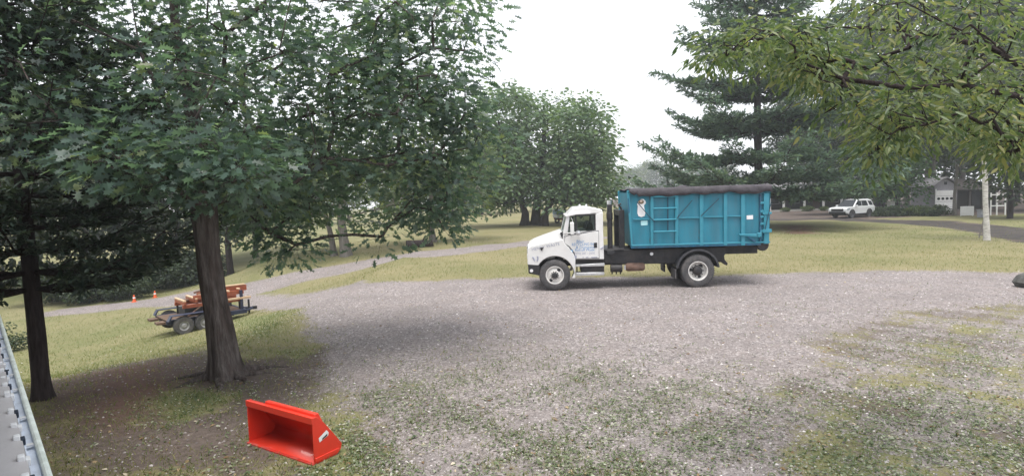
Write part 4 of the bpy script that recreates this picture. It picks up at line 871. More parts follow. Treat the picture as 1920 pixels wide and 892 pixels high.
def skeleton(trunk, ntrunk_low, clumps, pre=(), wander=.1, arch=.12, step=.7, seed=0, up_pen=.6):
    rg = np.random.default_rng(seed); cap = 60000
    pos = np.zeros((cap, 3)); par = np.full(cap, -1); L = np.zeros(cap); k = 0
    for p in trunk: pos[k] = p; par[k] = k-1; L[k] = 0 if k == 0 else L[k-1]+np.linalg.norm(pos[k]-pos[k-1]); k += 1
    nt = k
    for ch in pre:
        i = int(np.argmin(np.linalg.norm(pos[ntrunk_low:nt]-np.array(ch[0]), axis=1)))+ntrunk_low; prev = i
        for p in ch: pos[k] = p; par[k] = prev; L[k] = L[prev]+np.linalg.norm(pos[k]-pos[prev]); prev = k; k += 1
    tr = np.array(trunk); d0 = np.min(np.linalg.norm(clumps[:, None, :]-tr[None, ntrunk_low:], axis=2), axis=1)
    tips = np.zeros(len(clumps), int)
    for j in np.argsort(d0):
        c = clumps[j]; d = np.linalg.norm(pos[:k]-c, axis=1); cost = d+up_pen*np.maximum(0, pos[:k, 2]-c[2]+.1)+.12*L[:k]; cost[:ntrunk_low] += 1e3
        i = int(np.argmin(cost)); n = max(1, int(d[i]/step)); a = pos[i].copy(); prev = i; off = rg.normal(0, wander, (n, 3))*d[i]*.5
        for q in range(1, n+1):
            t = q/n; p = a+(c-a)*t+off[q-1]*(1-t)*t*3+np.array([0, 0, arch*d[i]*t*(1-t)*4*.5])
            pos[k] = p; par[k] = prev; L[k] = L[prev]+np.linalg.norm(p-pos[prev]); prev = k; k += 1
        tips[j] = prev
    cnt = np.zeros(k); cnt[tips] += 1
    for i in range(k-1, 0, -1): cnt[par[i]] += cnt[i]
    limb = np.full(k, -1); nl = 0
    for i in range(nt, k):
        if par[i] < nt: limb[i] = nl; nl += 1
        else: limb[i] = limb[par[i]]
    return pos[:k], par[:k], cnt, limb, nt, tips
def grow(root, trunk, trad, low, clumps, bark, lmat, tmpl, per, cr, lsize, flat=.6, droop=.25, tip=.012, pw=.48, pre=(), seed=0, split=True, step=.7, twigs=5,
         tint=(.5, .2), indiv=None, crown_kind=True, up=.7, wander=.1, arch=.12, sides=6, tn=18, flare=.5, hang=0, up_pen=.6, tname='trunk', rough=.07, maxr=9):
    rg = np.random.default_rng(seed)
    pos, par, cnt, limb, nt, tips = skeleton(trunk, low, clumps, pre, wander, arch, step, seed, up_pen)
    trunk_mesh(tname, trunk, trad, bark, root, n=tn, seed=seed, flare=flare, rough=rough)
    rad = np.minimum(tip*np.maximum(cnt, .6)**pw, maxr); idx = np.arange(nt, len(pos)); p = par[idx]
    r0 = np.where(p < nt, rad[idx]*1.15, rad[p]); r0 = np.minimum(r0, rad[idx]*1.6)
    if split:
        big = [l for l in range(limb.max()+1) if cnt[idx[limb[idx] == l]].max() >= 4]; done = np.zeros(len(idx), bool)
        for l in big:
            s = limb[idx] == l; frustums('limb', pos[p[s]], pos[idx[s]], r0[s], rad[idx[s]], sides, bark, root); done |= s
        s = ~done
        if s.any(): tag(frustums('twigs', pos[p[s]], pos[idx[s]], r0[s], rad[idx[s]], sides, bark, root), kind='stuff')
    elif len(idx): tag(frustums('limbs', pos[p], pos[idx], r0, rad[idx], 5, bark, root), kind='stuff')
    n = len(clumps); per_ = np.full(n, per) if np.isscalar(per) else np.asarray(per)
    ci = np.repeat(np.arange(n), per_); C = clumps[ci]; N0 = len(ci); crr = cr*rg.uniform(.7, 1.3, n)[ci]
    G = rg.normal(0, 1, (N0, 3)); G = G/np.maximum(1, np.linalg.norm(G, axis=1, keepdims=True)/1.6); off = G*crr[:, None]*np.array([1, 1, flat]); off[:, 2] -= hang*np.abs(rg.normal(0, 1, N0))*crr
    P = C+off; T = norm(off+rg.normal(0, .35, (N0, 3))*crr[:, None]); T[:, 2] = T[:, 2]*.4-droop; T = norm(T)
    Nn = rg.normal(0, .6, (N0, 3)); Nn[:, 2] += up; Nn = norm(Nn)
    ct = rg.normal(0, tint[1]*.7, n)[ci]; tn_ = np.clip(tint[0]+ct+rg.normal(0, tint[1], N0), 0, 1); sz = lsize*rg.uniform(.65, 1.25, N0)
    if twigs:
        k = np.arange(N0) % max(1, per//twigs if np.isscalar(per) else 12) == 0
        o = frustums('twigs', C[k]-np.array([0, 0, .02]), P[k], np.full(k.sum(), tip*.6), np.full(k.sum(), tip*.2), 3, bark, root); o['kind'] = 'stuff'
    if indiv is not None:
        sel = indiv(P, rg, N0, root)
        for q in sel:
            me = indiv.mesh if hasattr(indiv, 'mesh') else None
        keep = np.ones(N0, bool); keep[sel] = False
        V = leaf_verts(P[sel], T[sel], Nn[sel], sz[sel], tmpl).reshape(len(sel), -1, 3)
        protos = []
        for k in range(6):                                            # six leaf meshes of different tint, shared
            v = np.array([(x, y, -.15*y*y+.25*abs(x)) for x, y in tmpl[0]]); protos.append(bulk_mesh('leaf', v, tmpl[1], None, len(v), 1, lmat, [np.clip(tint[0]+tint[1]*(k-2.5)*.5, 0, 1)]))
        for i, q in enumerate(sel):
            o = bpy.data.objects.new('leaf', protos[i % 6]); link(o, root)
            t = Vector(T[q]).normalized(); b = Vector(Nn[q]).cross(t).normalized(); nn_ = t.cross(b)
            M = Matrix((b, t, nn_)).transposed().to_4x4(); M.translation = Vector(P[q]); o.matrix_basis = M @ Matrix.Scale(float(sz[q]), 4)
        P, T, Nn, sz, tn_ = P[keep], T[keep], Nn[keep], sz[keep], tn_[keep]
    c = scatter_leaves('crown', P, T, Nn, sz, tn_, tmpl, lmat, root, kind='stuff' if crown_kind else None)
    return c
def ellip(n, c, r, rg, shell=.0):
    v = rg.normal(0, 1, (n, 3)); v = norm(v)*(rg.uniform(shell, 1, (n, 1))**(1/3.)); return np.array(c)+v*np.array(r)
def sample_poly(n, poly, Y0, Y1, rg):
    poly = np.array(poly, float); lo = poly.min(0); hi = poly.max(0); out = []
    while len(out) < n:
        p = rg.uniform(lo, hi); ins = False
        for i in range(len(poly)):
            a, b = poly[i], poly[(i+1) % len(poly)]
            if (a[1] > p[1]) != (b[1] > p[1]) and p[0] < (b[0]-a[0])*(p[1]-a[1])/(b[1]-a[1])+a[0]: ins = not ins
        if ins: out.append(at(p[0], p[1], rg.uniform(Y0, Y1)))
    return np.array([list(v) for v in out])

OAKL = leaf_mat('oak_leaves', [(.042, .074, .066), (.08, .13, .114), (.12, .18, .155), (.18, .22, .11)], .36, .5, .7, (1.8, 1.9, 1.0))
MIDL = leaf_mat('meadow_tree_leaves', [(.028, .05, .02), (.06, .095, .035), (.10, .14, .05), (.15, .18, .06)], .5, .35, .35)
CLUMPL = leaf_mat('pale_green_leaves', [(.045, .085, .05), (.09, .15, .08), (.13, .20, .105), (.18, .25, .13)], .5, .3, .4)
RIGHTL = leaf_mat('yellow_green_leaves', [(.05, .088, .045), (.105, .15, .07), (.17, .205, .095), (.28, .265, .12)], .4, .45, .5, (1.6, 1.7, .9))
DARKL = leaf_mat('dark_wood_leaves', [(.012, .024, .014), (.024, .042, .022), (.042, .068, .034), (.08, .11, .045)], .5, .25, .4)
NEEDLEL = leaf_mat('pine_needles', [(.05, .088, .07), (.088, .142, .11), (.125, .19, .135), (.18, .24, .14)], .5, .32, .35, (1.4, 1.5, 1.1))
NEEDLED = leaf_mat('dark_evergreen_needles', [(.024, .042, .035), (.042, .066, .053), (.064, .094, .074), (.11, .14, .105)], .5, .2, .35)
MAPLEL = leaf_mat('maple_leaves', [(.03, .065, .03), (.055, .12, .05), (.08, .16, .07), (.12, .2, .09)], .45, .3, .4)

# 1. the big oak
def big_oak():
    rg = np.random.default_rng(11); base = ground(423, 706); root = thing('oak_tree', 'large oak with a leaning dark trunk and spreading lobed-leaf crown, nearest on the left', 'oak tree', base)
    Y = base.y; b = np.array(base)
    tp = [np.array(at(*p)) for p in ((424, 714, Y), (418, 660, Y), (409, 600, Y), (398, 540, Y), (390, 480, Y), (385, 430, Y), (381, 385, Y), (376, 330, Y+.05), (366, 250, Y+.1), (352, 160, Y+.2), (330, 60, Y+.3), (322, -60, Y+.3), (330, -200, Y+.4), (335, -330, Y+.4))]
    tp[0][2] = base.z-.05
    pxm = F/Y
    trad = [.255, .235, .215, .205, .205, .215, .22, .15, .12, .10, .08, .06, .04, .02]
    E = []
    def add(n, px, py, Yc, rx, ry, rz, sh=.0): E.append(ellip(n, at(px, py, Yc), (rx, ry, rz), rg, sh))
    add(26, 330, 215, 10.6, 2.3, 2.6, 1.0); add(16, 180, 120, 10.0, 1.8, 2.2, 1.1); add(22, 420, 40, 11.0, 2.8, 2.8, 1.2); add(8, 60, 60, 10, 1.0, 1.5, .9)
    add(22, 640, 170, 11.6, 2.1, 2.2, 1.0); add(16, 760, 230, 12.2, 1.35, 1.6, .9); add(13, 800, 90, 12.0, .95, 1.5, 1.0); add(10, 640, 40, 11.5, 1.6, 1.6, .7)
    add(5, 860, 200, 12.3, .45, .8, .6); add(4, 870, 20, 12, .35, .8, .5); add(3, 900, 250, 12.6, .3, .6, .5)
    add(12, 720, 310, 12.4, 1.6, 1.4, .4); add(10, 560, 300, 11.6, 1.0, 1.4, .6); add(9, 850, 320, 12.8, .75, .9, .45)
    add(7, 600, 385, 13.0, 1.2, 1.2, .3); add(7, 800, 385, 13.0, .9, 1.0, .3); add(3, 540, 452, 12.4, .28, .3, .28); add(2, 515, 435, 12.4, .2, .3, .2)
    add(2, 722, 432, 12.8, .22, .3, .2); add(2, 845, 418, 12.9, .25, .3, .2); add(3, 470, 400, 12.2, .5, .5, .35)
    add(15, 320, 300, 8.7, 1.05, .55, .42); add(6, 420, 330, 8.6, .45, .4, .35); add(4, 230, 310, 8.8, .4, .3, .2)
    add(5, 95, 255, 9.0, .8, .8, .5); add(6, 500, 375, 11.6, 1.0, 1.2, .2)
    add(16, 140, 60, 13.5, 3.0, 1.5, 1.6); add(8, 330, 110, 14, 2.2, 1.2, 1.0); add(4, 690, 130, 13.6, 1.6, 1.2, 1.1); add(4, 790, 180, 13.8, 1.1, 1.0, .9)
    E.append(ellip(34, (b[0]-.2, b[1]+.3, 8.4), (3.6, 3.6, 1.6), rg)); E.append(ellip(8, (b[0]-.8, b[1]+.2, 10.6), (2.2, 2.4, 1.2), rg))
    C = np.concatenate(E)
    pre = [[at(430, 372, Y+.1), at(475, 350, Y+.4), at(560, 325, Y+.9), at(650, 305, Y+1.4), at(745, 290, Y+1.9)],
           [at(350, 372, Y-.2), at(330, 350, Y-.7), at(318, 320, Y-1.3)],
           [at(372, 300, Y), at(330, 225, Y-.3), at(295, 165, Y-.5), at(262, 95, Y-.6), at(250, 20, Y-.6)],
           [at(376, 310, Y+.1), at(395, 255, Y+.6), at(430, 200, Y+1), at(500, 140, Y+1.4), at(560, 100, Y+1.6)],
           [at(379, 345, Y+.1), at(420, 300, Y+.6), at(480, 240, Y+1), at(580, 215, Y+1.5), at(660, 190, Y+1.8)],
           [at(366, 250, Y), at(300, 240, Y+.5), at(230, 200, Y+.6), at(150, 160, Y+.6)]]
    pre = [[np.array(p)-b for p in c] for c in pre]
    per = np.full(len(C), 70)
    def indiv(P, rg_, N0, root_):
        Wd = P+b; d = np.linalg.norm(Wd-np.array([0, 0, CAMH]), axis=1); d += 100*(Wd[:, 2] > 4.2); return np.argsort(d)[:200]
    grow(root, [p-b for p in tp], trad, 6, C-b, BARK, OAKL, OAK_LEAF, per, .46, .195, flat=.6, droop=.2, tip=.0095, pw=.46, pre=pre, seed=5, twigs=6, tint=(.42, .2), indiv=indiv, up=.5, flare=.75, step=.55, maxr=.13, rough=.06)
big_oak()
def oak_roots():
    o = bpy.data.objects['oak_tree']; b = o.location; rd = random.Random(9)
    for k in range(8):
        a = k*.785+rd.uniform(-.25, .25); L = rd.uniform(.55, 1.15); n = 6; pts = []
        for i in range(n):
            t = i/(n-1); q = a+.25*math.sin(t*3+k); x = (.2+L*t)*math.cos(q); y = (.2+L*t)*math.sin(q); pts.append((x, y, tz(b.x+x, b.y+y)-b.z+.09*(1-t)**1.5-.03))
        MB().tube(pts, [.085*(1-.75*i/(n-1)) for i in range(n)], 8).build('root', BARK, o, ang=80)
oak_roots()

# 2. conifers
def conifer(root, H, trad, whorls, nb, Lf, z0, rise, m, bark, size, dens=1.0, twig=.42, seed=0, lean=(0, 0), tint=(.45, .2), gap=0, az_keep=None, indiv_limbs=True, upturn=.15, tufts=13, lmin=.68):
    rg = np.random.default_rng(seed); n = 14
    pts = [(lean[0]*t, lean[1]*t, H*t) for t in np.linspace(0, 1, n)]; trunk_mesh('trunk', pts, [trad*(1-t)**.8+.015 for t in np.linspace(0, 1, n)], bark, root, n=14, flare=.4, seed=seed, rough=.05)
    NP, NT, NN, NS, TI = [], [], [], [], []; b0, b1, br0, br1 = [], [], [], []
    for w in range(whorls):
        f = (w+rg.uniform(-.25, .25))/whorls; h = z0+(H*.985-z0)*max(0, f); a0 = rg.uniform(0, 6.28)
        for k in range(nb):
            if rg.random() < gap: continue
            az = a0+2*math.pi*(k+rg.uniform(-.3, .3))/nb; Lb = Lf(h)*rg.uniform(lmin, 1.08)
            if Lb < .15: continue
            dirh = np.array([math.cos(az), math.sin(az), 0]); side = np.array([-math.sin(az), math.cos(az), 0]); o_ = np.array([lean[0]*h/H, lean[1]*h/H, h])
            s = np.linspace(0, 1, 7); P = o_+dirh*(Lb*s)[:, None]; P[:, 2] += Lb*(rise*s-.12*np.sin(s*math.pi)+upturn*s**2.5); P += rg.normal(0, .012*Lb, P.shape)*s[:, None]
            rb = max(.012, min(trad*.33, .012*Lb+.01)); rr = rb*(1-s*.85)
            b0 += list(P[:-1]); b1 += list(P[1:]); br0 += list(rr[:-1]); br1 += list(rr[1:])
            nt = max(4, int(Lb/twig*2.2*dens))
            for q in range(nt):
                t = .18+.82*(q+rg.random())/nt; p = np.array([np.interp(t, s, P[:, c]) for c in range(3)]); sg = 1 if q % 2 else -1
                tl = Lb*.34*(1.12-t)*rg.uniform(.6, 1.15)+twig*.35; d = dirh*.75+side*sg*rg.uniform(.5, 1.0)+np.array([0, 0, rg.uniform(-.08, .2)]); d /= np.linalg.norm(d)
                e = p+d*tl; b0.append(p); b1.append(e); br0.append(rb*.3); br1.append(.004)
                nn = max(4, int(tufts*tl/twig*dens*.8)); u = rg.uniform(.12, 1.05, nn); pp = p+d*(tl*u)[:, None]+rg.normal(0, size*.16, (nn, 3))
                NP.append(pp); tt = d+rg.normal(0, .5, (nn, 3)); tt[:, 2] += .22; NT.append(tt); N_ = rg.normal(0, .45, (nn, 3)); N_[:, 2] += 1; NN.append(N_); NS.append(size*rg.uniform(.7, 1.2, nn)); TI.append(np.clip(tint[0]+rg.normal(0, .08)+rg.normal(0, tint[1], nn)+.15*(u-.5), 0, 1))
    tag(frustums('boughs', b0, b1, br0, br1, 4, bark, root), kind='stuff')
    P = np.concatenate(NP); scatter_leaves('crown', P, norm(np.concatenate(NT)), norm(np.concatenate(NN)), np.concatenate(NS), np.concatenate(TI), NEEDLE, m, root, curl=.1)
def pines():
    g = stand(1424, 48); o = thing('white_pine', 'tall layered white pine towering behind the blue container', 'pine tree', g)
    conifer(o, 27, .36, 15, 11, lambda h: 12.2*max(0, 1-h/28.5)**.68*(.82+.18*math.sin(h*2.1)), 3.2, .04, NEEDLEL, BARK2, .40, 1.25, .8, 3, (-.4, 0), (.5, .2), gap=.06, tufts=19, upturn=.08, lmin=.8)
    g = stand(1586, 66); o = thing('dark_spruce', 'dark spruce behind the SUV with drooping dense boughs', 'spruce tree', g)
    conifer(o, 21, .3, 20, 6, lambda h: 6.2*max(0, 1-h/22)**.7, 3.4, -.06, NEEDLED, BARK2, .5, 1.1, .8, 9, (0, 0), (.5, .2), gap=.08)
    g = ground(80, 748); o = thing('dark_evergreen', 'dark evergreen with rising bare limbs beside the porch roof, far left', 'evergreen tree', g)
    top = at(28, 300, g.y); lx = (top.x-g.x)/(top.z-g.z)
    conifer(o, 9.5, .125, 22, 6, lambda h: 2.9*max(0, 1-max(0, h-3)/8)**.6, 1.85, .26, NEEDLED, BARK2, .15, 1.0, .34, 21, (lx*9.5, .2), (.38, .2), gap=.04, tufts=26, upturn=.05)
pines()

# 3. the tree whose bough hangs in from the right
def bough_tree():
    rg = np.random.default_rng(31); bx, by = 8.0, 5.6; base = Vector((bx, by, tz(bx, by))); b = np.array(base)
    root = thing('cherry_tree', 'tree with yellow-green drooping leaves, its bough reaching in from the right edge', 'tree', base)
    tr = [np.array(p) for p in ((0, 0, -.05), (-.03, 0, .9), (-.08, -.02, 1.8), (-.2, -.05, 2.7), (-.3, -.1, 3.6), (-.3, -.1, 4.8), (-.25, 0, 6.2), (-.2, 0, 7.6))]
    pre = [[np.array(p)-b for p in (at(2110, 330, 5.5), at(1990, 235, 5.4), at(1905, 180, 5.3), at(1800, 160, 5.25), at(1700, 165, 5.2), at(1580, 148, 5.2), at(1510, 120, 5.2))],
           [np.array(p)-b for p in (at(2000, 180, 5.8), at(1860, 90, 6), at(1720, 60, 6.1), at(1560, 50, 6.2), at(1420, 80, 6.2))]]
    E = [sample_poly(80, [(1340, 85), (1400, 50), (1520, 50), (1560, 100), (1540, 165), (1440, 105)], 5.0, 6.6, rg),
         sample_poly(115, [(1520, 30), (1700, 0), (1925, -10), (1925, 190), (1760, 180), (1640, 190), (1560, 180)], 4.8, 7.0, rg),
         sample_poly(10, [(1290, 75), (1370, 90), (1360, 115), (1300, 95)], 5.4, 6.2, rg),
         sample_poly(70, [(1600, 190), (1925, 190), (1925, 300), (1860, 275), (1790, 235), (1700, 245), (1660, 255), (1620, 235)], 4.8, 6.4, rg),
         sample_poly(20, [(1655, 205), (1715, 200), (1690, 250), (1655, 285), (1622, 312), (1608, 300), (1635, 255)], 5.0, 5.6, rg),
         sample_poly(4, [(1545, 180), (1585, 175), (1570, 215), (1545, 215)], 5.0, 5.5, rg), sample_poly(22, [(1865, 250), (1925, 250), (1925, 300), (1880, 285)], 5.0, 7, rg),
         sample_poly(18, [(1560, -50), (1925, -90), (1925, 10), (1600, 20)], 5.0, 7, rg),
         ellip(60, (bx+2.2, by+.3, 5.8), (2.6, 2.6, 1.7), rg), ellip(14, (bx+2.6, by, 4.4), (1.7, 2.0, .7), rg)]
    C = np.concatenate(E); per = np.full(len(C), 25)
    def indiv(P, rg_, N0, root_):
        Wd = P+b; d = np.linalg.norm(Wd-np.array([0, 0, CAMH]), axis=1); ang = Wd[:, 0]/Wd[:, 1]; d = d+100*(ang > .86); return np.argsort(d)[:200]
    grow(root, tr, [.2, .19, .18, .17, .15, .12, .08, .03], 3, C-b, BARK2, RIGHTL, LONG_LEAF, per, .155, .078, flat=.9, droop=.45, tip=.0035, pw=.45, pre=pre, seed=8, twigs=5, tint=(.42, .22), indiv=indiv, up=.35, hang=.35, step=.4, maxr=.04)
bough_tree()

# 4. meadow trees
def px_tree(name, label, cat, px, py, Y, trunk_px, trad, clumps, lm, bark, per, cr, lsize, seed, group=None, tmpl=SIMPLE_LEAF, tint=(.45, .2), low=2, **kw):
    base = stand(px, Y); b = np.array(base); root = thing(name, label, cat, base, 0, group)
    tr = [np.array(at(x, y, Y))-b for x, y in trunk_px]; tr[0] = np.array([tr[0][0], tr[0][1], -.1])
    tr = [np.array([0, 0, -.1])]+[t for t in tr[1:]]
    n = len(tr); rad = [trad*(1-.75*i/(n-1)) for i in range(n)]
    grow(root, tr, rad, low, clumps-b, bark, lm, tmpl, per, cr, lsize, tip=.02, pw=.5, seed=seed, split=False, twigs=0, tint=tint, tn=12, step=1.2, maxr=trad*.45, **kw)
    return root
def meadow():
    rg = np.random.default_rng(41)
    px_tree('meadow_tree', 'thick pale-trunked tree, right trunk of the close pair beyond the gravel road', 'tree', 647, 468, 38, ((647, 470), (643, 445), (640, 415), (640, 370), (645, 320), (648, 270)), .36,
            np.concatenate([sample_poly(70, [(560, 400), (520, 330), (560, 230), (660, 190), (760, 240), (780, 330), (740, 400), (650, 420)], 35.5, 41.5, rg)]), MIDL, BARKG, 46, .8, .36, 3)
    px_tree('meadow_tree', 'thinner pale-trunked tree, left trunk of the close pair beyond the gravel road', 'tree', 624, 466, 38.5, ((624, 468), (620, 440), (610, 400), (595, 360), (580, 310)), .22,
            sample_poly(50, [(470, 400), (460, 320), (520, 250), (600, 240), (620, 330), (600, 400), (530, 425)], 36.5, 42, rg), MIDL, BARKG, 46, .8, .36, 4)
    px_tree('meadow_tree', 'lone pale-trunked tree beside the dark fallen log', 'tree', 812, 452, 43, ((812, 454), (808, 425), (808, 380), (812, 320), (815, 260)), .27,
            sample_poly(75, [(720, 400), (700, 320), (760, 240), (850, 215), (920, 270), (930, 360), (890, 415), (800, 425)], 40, 46, rg), MIDL, BARKG, 46, .85, .36, 6)
    px_tree('meadow_tree', 'dark-trunked tree in the left meadow behind the oak trunk', 'tree', 428, 492, 42, ((428, 492), (426, 450), (430, 400), (432, 340)), .25,
            sample_poly(50, [(370, 420), (350, 330), (430, 250), (500, 300), (500, 400), (440, 440)], 39, 45, rg), DARKL, BARK2, 44, .85, .36, 7)
    crowns = (([(870, 390), (868, 250), (900, 190), (940, 165), (985, 190), (990, 290), (975, 380), (920, 400)], 985, ((985, 423), (985, 400), (972, 360), (945, 300), (935, 230)), .45, 'left dark trunk of the tall pale-green tree clump in the centre', 63),
              ([(960, 380), (960, 250), (975, 185), (1010, 168), (1050, 185), (1085, 240), (1090, 330), (1060, 385)], 1005, ((1005, 424), (1005, 400), (1010, 350), (1020, 280), (1020, 210)), .62, 'thick middle trunk of the tall pale-green tree clump in the centre', 64),
              ([(1040, 385), (1050, 280), (1060, 200), (1090, 178), (1128, 215), (1148, 260), (1166, 320), (1166, 360), (1130, 385), (1080, 390)], 1019, ((1019, 423), (1023, 400), (1050, 350), (1080, 290), (1090, 230)), .45, 'right leaning trunk of the tall pale-green tree clump in the centre', 62))
    for i, (poly, px, tp, tr, lab, Y) in enumerate(crowns):
        px_tree('clump_tree', lab, 'tree', px, 424, Y, tp, tr, sample_poly(125, poly, Y-5, Y+5, rg), CLUMPL, BARK2, 62, 1.0, .46, 50+i, 'trees of the pale-green clump')
meadow()

# 5. background trees: prototypes and copies
def proto_tree(name, H, cw, trad, lm, bark, seed, nclump=70, per=60, z0=.25, lsize=.5, cr=1.2, shape=1.0):
    rg = np.random.default_rng(seed); root = bpy.data.objects.new(name, None); link(root); root.empty_display_size = .3
    C = ellip(nclump, (0, 0, H*(z0+1)/2), (cw, cw, H*(1-z0)/2), rg, .15); t = (C[:, 2]/H-z0)/(1-z0); C[:, :2] *= (1-.35*np.abs(t-.4)*shape)[:, None]
    tr = [np.array((.15*math.sin(k*1.3+seed), .15*math.cos(k*1.7+seed), H*k/7-.05)) for k in range(8)]; tr[0][:2] = 0
    grow(root, tr, [trad*(1-.85*k/7) for k in range(8)], 2, C, bark, lm, QUAD_LEAF, per, cr, lsize, tip=.02, pw=.5, seed=seed, split=False, twigs=0, tn=9, step=2.0, maxr=trad*.4, up=.5, flare=.3)
    return root
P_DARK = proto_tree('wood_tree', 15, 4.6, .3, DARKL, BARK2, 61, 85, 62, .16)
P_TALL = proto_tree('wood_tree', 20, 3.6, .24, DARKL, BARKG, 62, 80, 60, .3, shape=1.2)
P_MID = proto_tree('wood_tree', 13, 4.4, .26, MIDL, BARK2, 63, 80, 60, .12)
P_MAPLE = proto_tree('maple_tree', 9, 3.4, .18, MAPLEL, BARK2, 64, 60, 60, .2, .42)
USED = set()
def place(pr, px, Y, s, rz, label, cat='tree', group=None, sz=1.0, name=None):
    o = pr if pr.name not in USED else copy_tree(pr)
    if o is pr: USED.add(pr.name)
    o.location = stand(px, Y); o.rotation_euler = (0, 0, rz); o.scale = (s, s, s*sz)
    if name: o.name = name
    if 'label' in o: del o['label']
    if 'group' in o: del o['group']
    tag(o, label, cat, group)
    return o
def background():
    rg = random.Random(5)
    # left: wood beyond the lower end of the gravel road
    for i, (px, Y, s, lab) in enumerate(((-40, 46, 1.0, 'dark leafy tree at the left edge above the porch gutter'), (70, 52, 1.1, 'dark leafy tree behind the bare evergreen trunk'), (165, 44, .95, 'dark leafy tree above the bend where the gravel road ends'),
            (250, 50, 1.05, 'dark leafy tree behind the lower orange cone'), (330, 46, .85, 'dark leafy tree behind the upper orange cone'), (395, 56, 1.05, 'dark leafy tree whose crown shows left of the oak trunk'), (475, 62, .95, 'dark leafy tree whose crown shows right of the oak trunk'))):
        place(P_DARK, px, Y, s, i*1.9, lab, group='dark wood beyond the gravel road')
    # far hazy rows behind the meadow
    for i, px in enumerate((520, 585, 655, 730, 790, 850, 905, 960, 1030, 1100)):
        place(P_MID, px, 112+(i % 3)*9, .95+.2*((i*7) % 5)/5, i*2.3, 'hazy tree in the far meadow row, %s' % ('first from the left', 'second from the left', 'third from the left, behind the close trunk pair', 'right of the close trunk pair', 'left of the fallen log', 'right of the log', 'midway between log and clump', 'just left of the pale-green clump', 'right behind the pale-green clump', 'behind the truck cab')[i], group='far tree row behind the meadow')
    for i, px in enumerate((1150, 1180, 1207, 1232, 1262, 1290, 1320, 1350)):
        place(P_MID, px, 325+(i % 3)*16, 1.35+.5*((i*5) % 4)/4, i*1.7, 'pale blue hazy tree in the distant row seen over the blue container', group='distant hazy trees over the container')
    # right wood
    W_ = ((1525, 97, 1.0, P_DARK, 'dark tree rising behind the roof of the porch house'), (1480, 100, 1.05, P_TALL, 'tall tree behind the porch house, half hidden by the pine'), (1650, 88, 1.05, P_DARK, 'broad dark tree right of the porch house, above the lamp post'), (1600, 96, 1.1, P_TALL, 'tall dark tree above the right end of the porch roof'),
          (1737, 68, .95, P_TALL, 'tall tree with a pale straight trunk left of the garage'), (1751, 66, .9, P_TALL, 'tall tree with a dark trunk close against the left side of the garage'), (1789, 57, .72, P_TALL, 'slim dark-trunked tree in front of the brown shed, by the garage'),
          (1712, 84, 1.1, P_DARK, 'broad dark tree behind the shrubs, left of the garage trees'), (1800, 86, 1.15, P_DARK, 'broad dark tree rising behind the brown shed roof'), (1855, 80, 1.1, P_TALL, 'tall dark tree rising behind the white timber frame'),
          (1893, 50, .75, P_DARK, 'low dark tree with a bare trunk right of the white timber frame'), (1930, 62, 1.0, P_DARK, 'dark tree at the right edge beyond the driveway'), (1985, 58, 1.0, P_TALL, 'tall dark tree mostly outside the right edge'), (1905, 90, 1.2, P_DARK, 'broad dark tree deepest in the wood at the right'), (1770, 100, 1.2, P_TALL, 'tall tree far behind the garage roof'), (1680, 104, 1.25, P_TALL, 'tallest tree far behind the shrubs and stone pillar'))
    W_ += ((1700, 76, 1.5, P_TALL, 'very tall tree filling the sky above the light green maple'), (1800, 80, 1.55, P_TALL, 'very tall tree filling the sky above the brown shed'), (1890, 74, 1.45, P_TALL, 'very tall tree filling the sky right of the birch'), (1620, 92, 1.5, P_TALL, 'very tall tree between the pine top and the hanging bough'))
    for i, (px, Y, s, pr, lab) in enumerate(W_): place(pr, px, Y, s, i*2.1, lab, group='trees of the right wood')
    place(P_MAPLE, 1678, 62, .85, .5, 'light green maple above the shrubs right of the SUV', name='maple_tree')
    place(P_MAPLE, 1655, 72, .9, 2.5, 'smaller light green maple behind the lamp post', name='maple_tree')
background()
# birch
def birch():
    base = ground(1851, 451); b = np.array(base); Y = base.y; root = thing('birch_tree', 'slim white-barked birch at the edge of the right lawn', 'birch tree', base)
    tr = [np.array(at(x, y, Y))-b for x, y in ((1851, 452), (1850, 420), (1848, 380), (1847, 330), (1845, 290), (1842, 240), (1838, 180), (1835, 110), (1834, 40))]; tr[0] = np.array([0, 0, -.05])
    rg = np.random.default_rng(71); C = ellip(26, tr[6], (2.3, 2.3, 3.2), rg, .2); C = np.concatenate([C, ellip(8, tr[4]+np.array([.8, 0, .3]), (1.4, 1.2, 1), rg)])
    grow(root, tr, [.145, .135, .125, .115, .105, .09, .07, .05, .025], 3, C, BIRCH, MIDL, QUAD_LEAF, 60, .55, .17, tip=.011, pw=.5, seed=9, split=False, twigs=0, tn=12, step=1., flare=.25, maxr=.06)
birch()
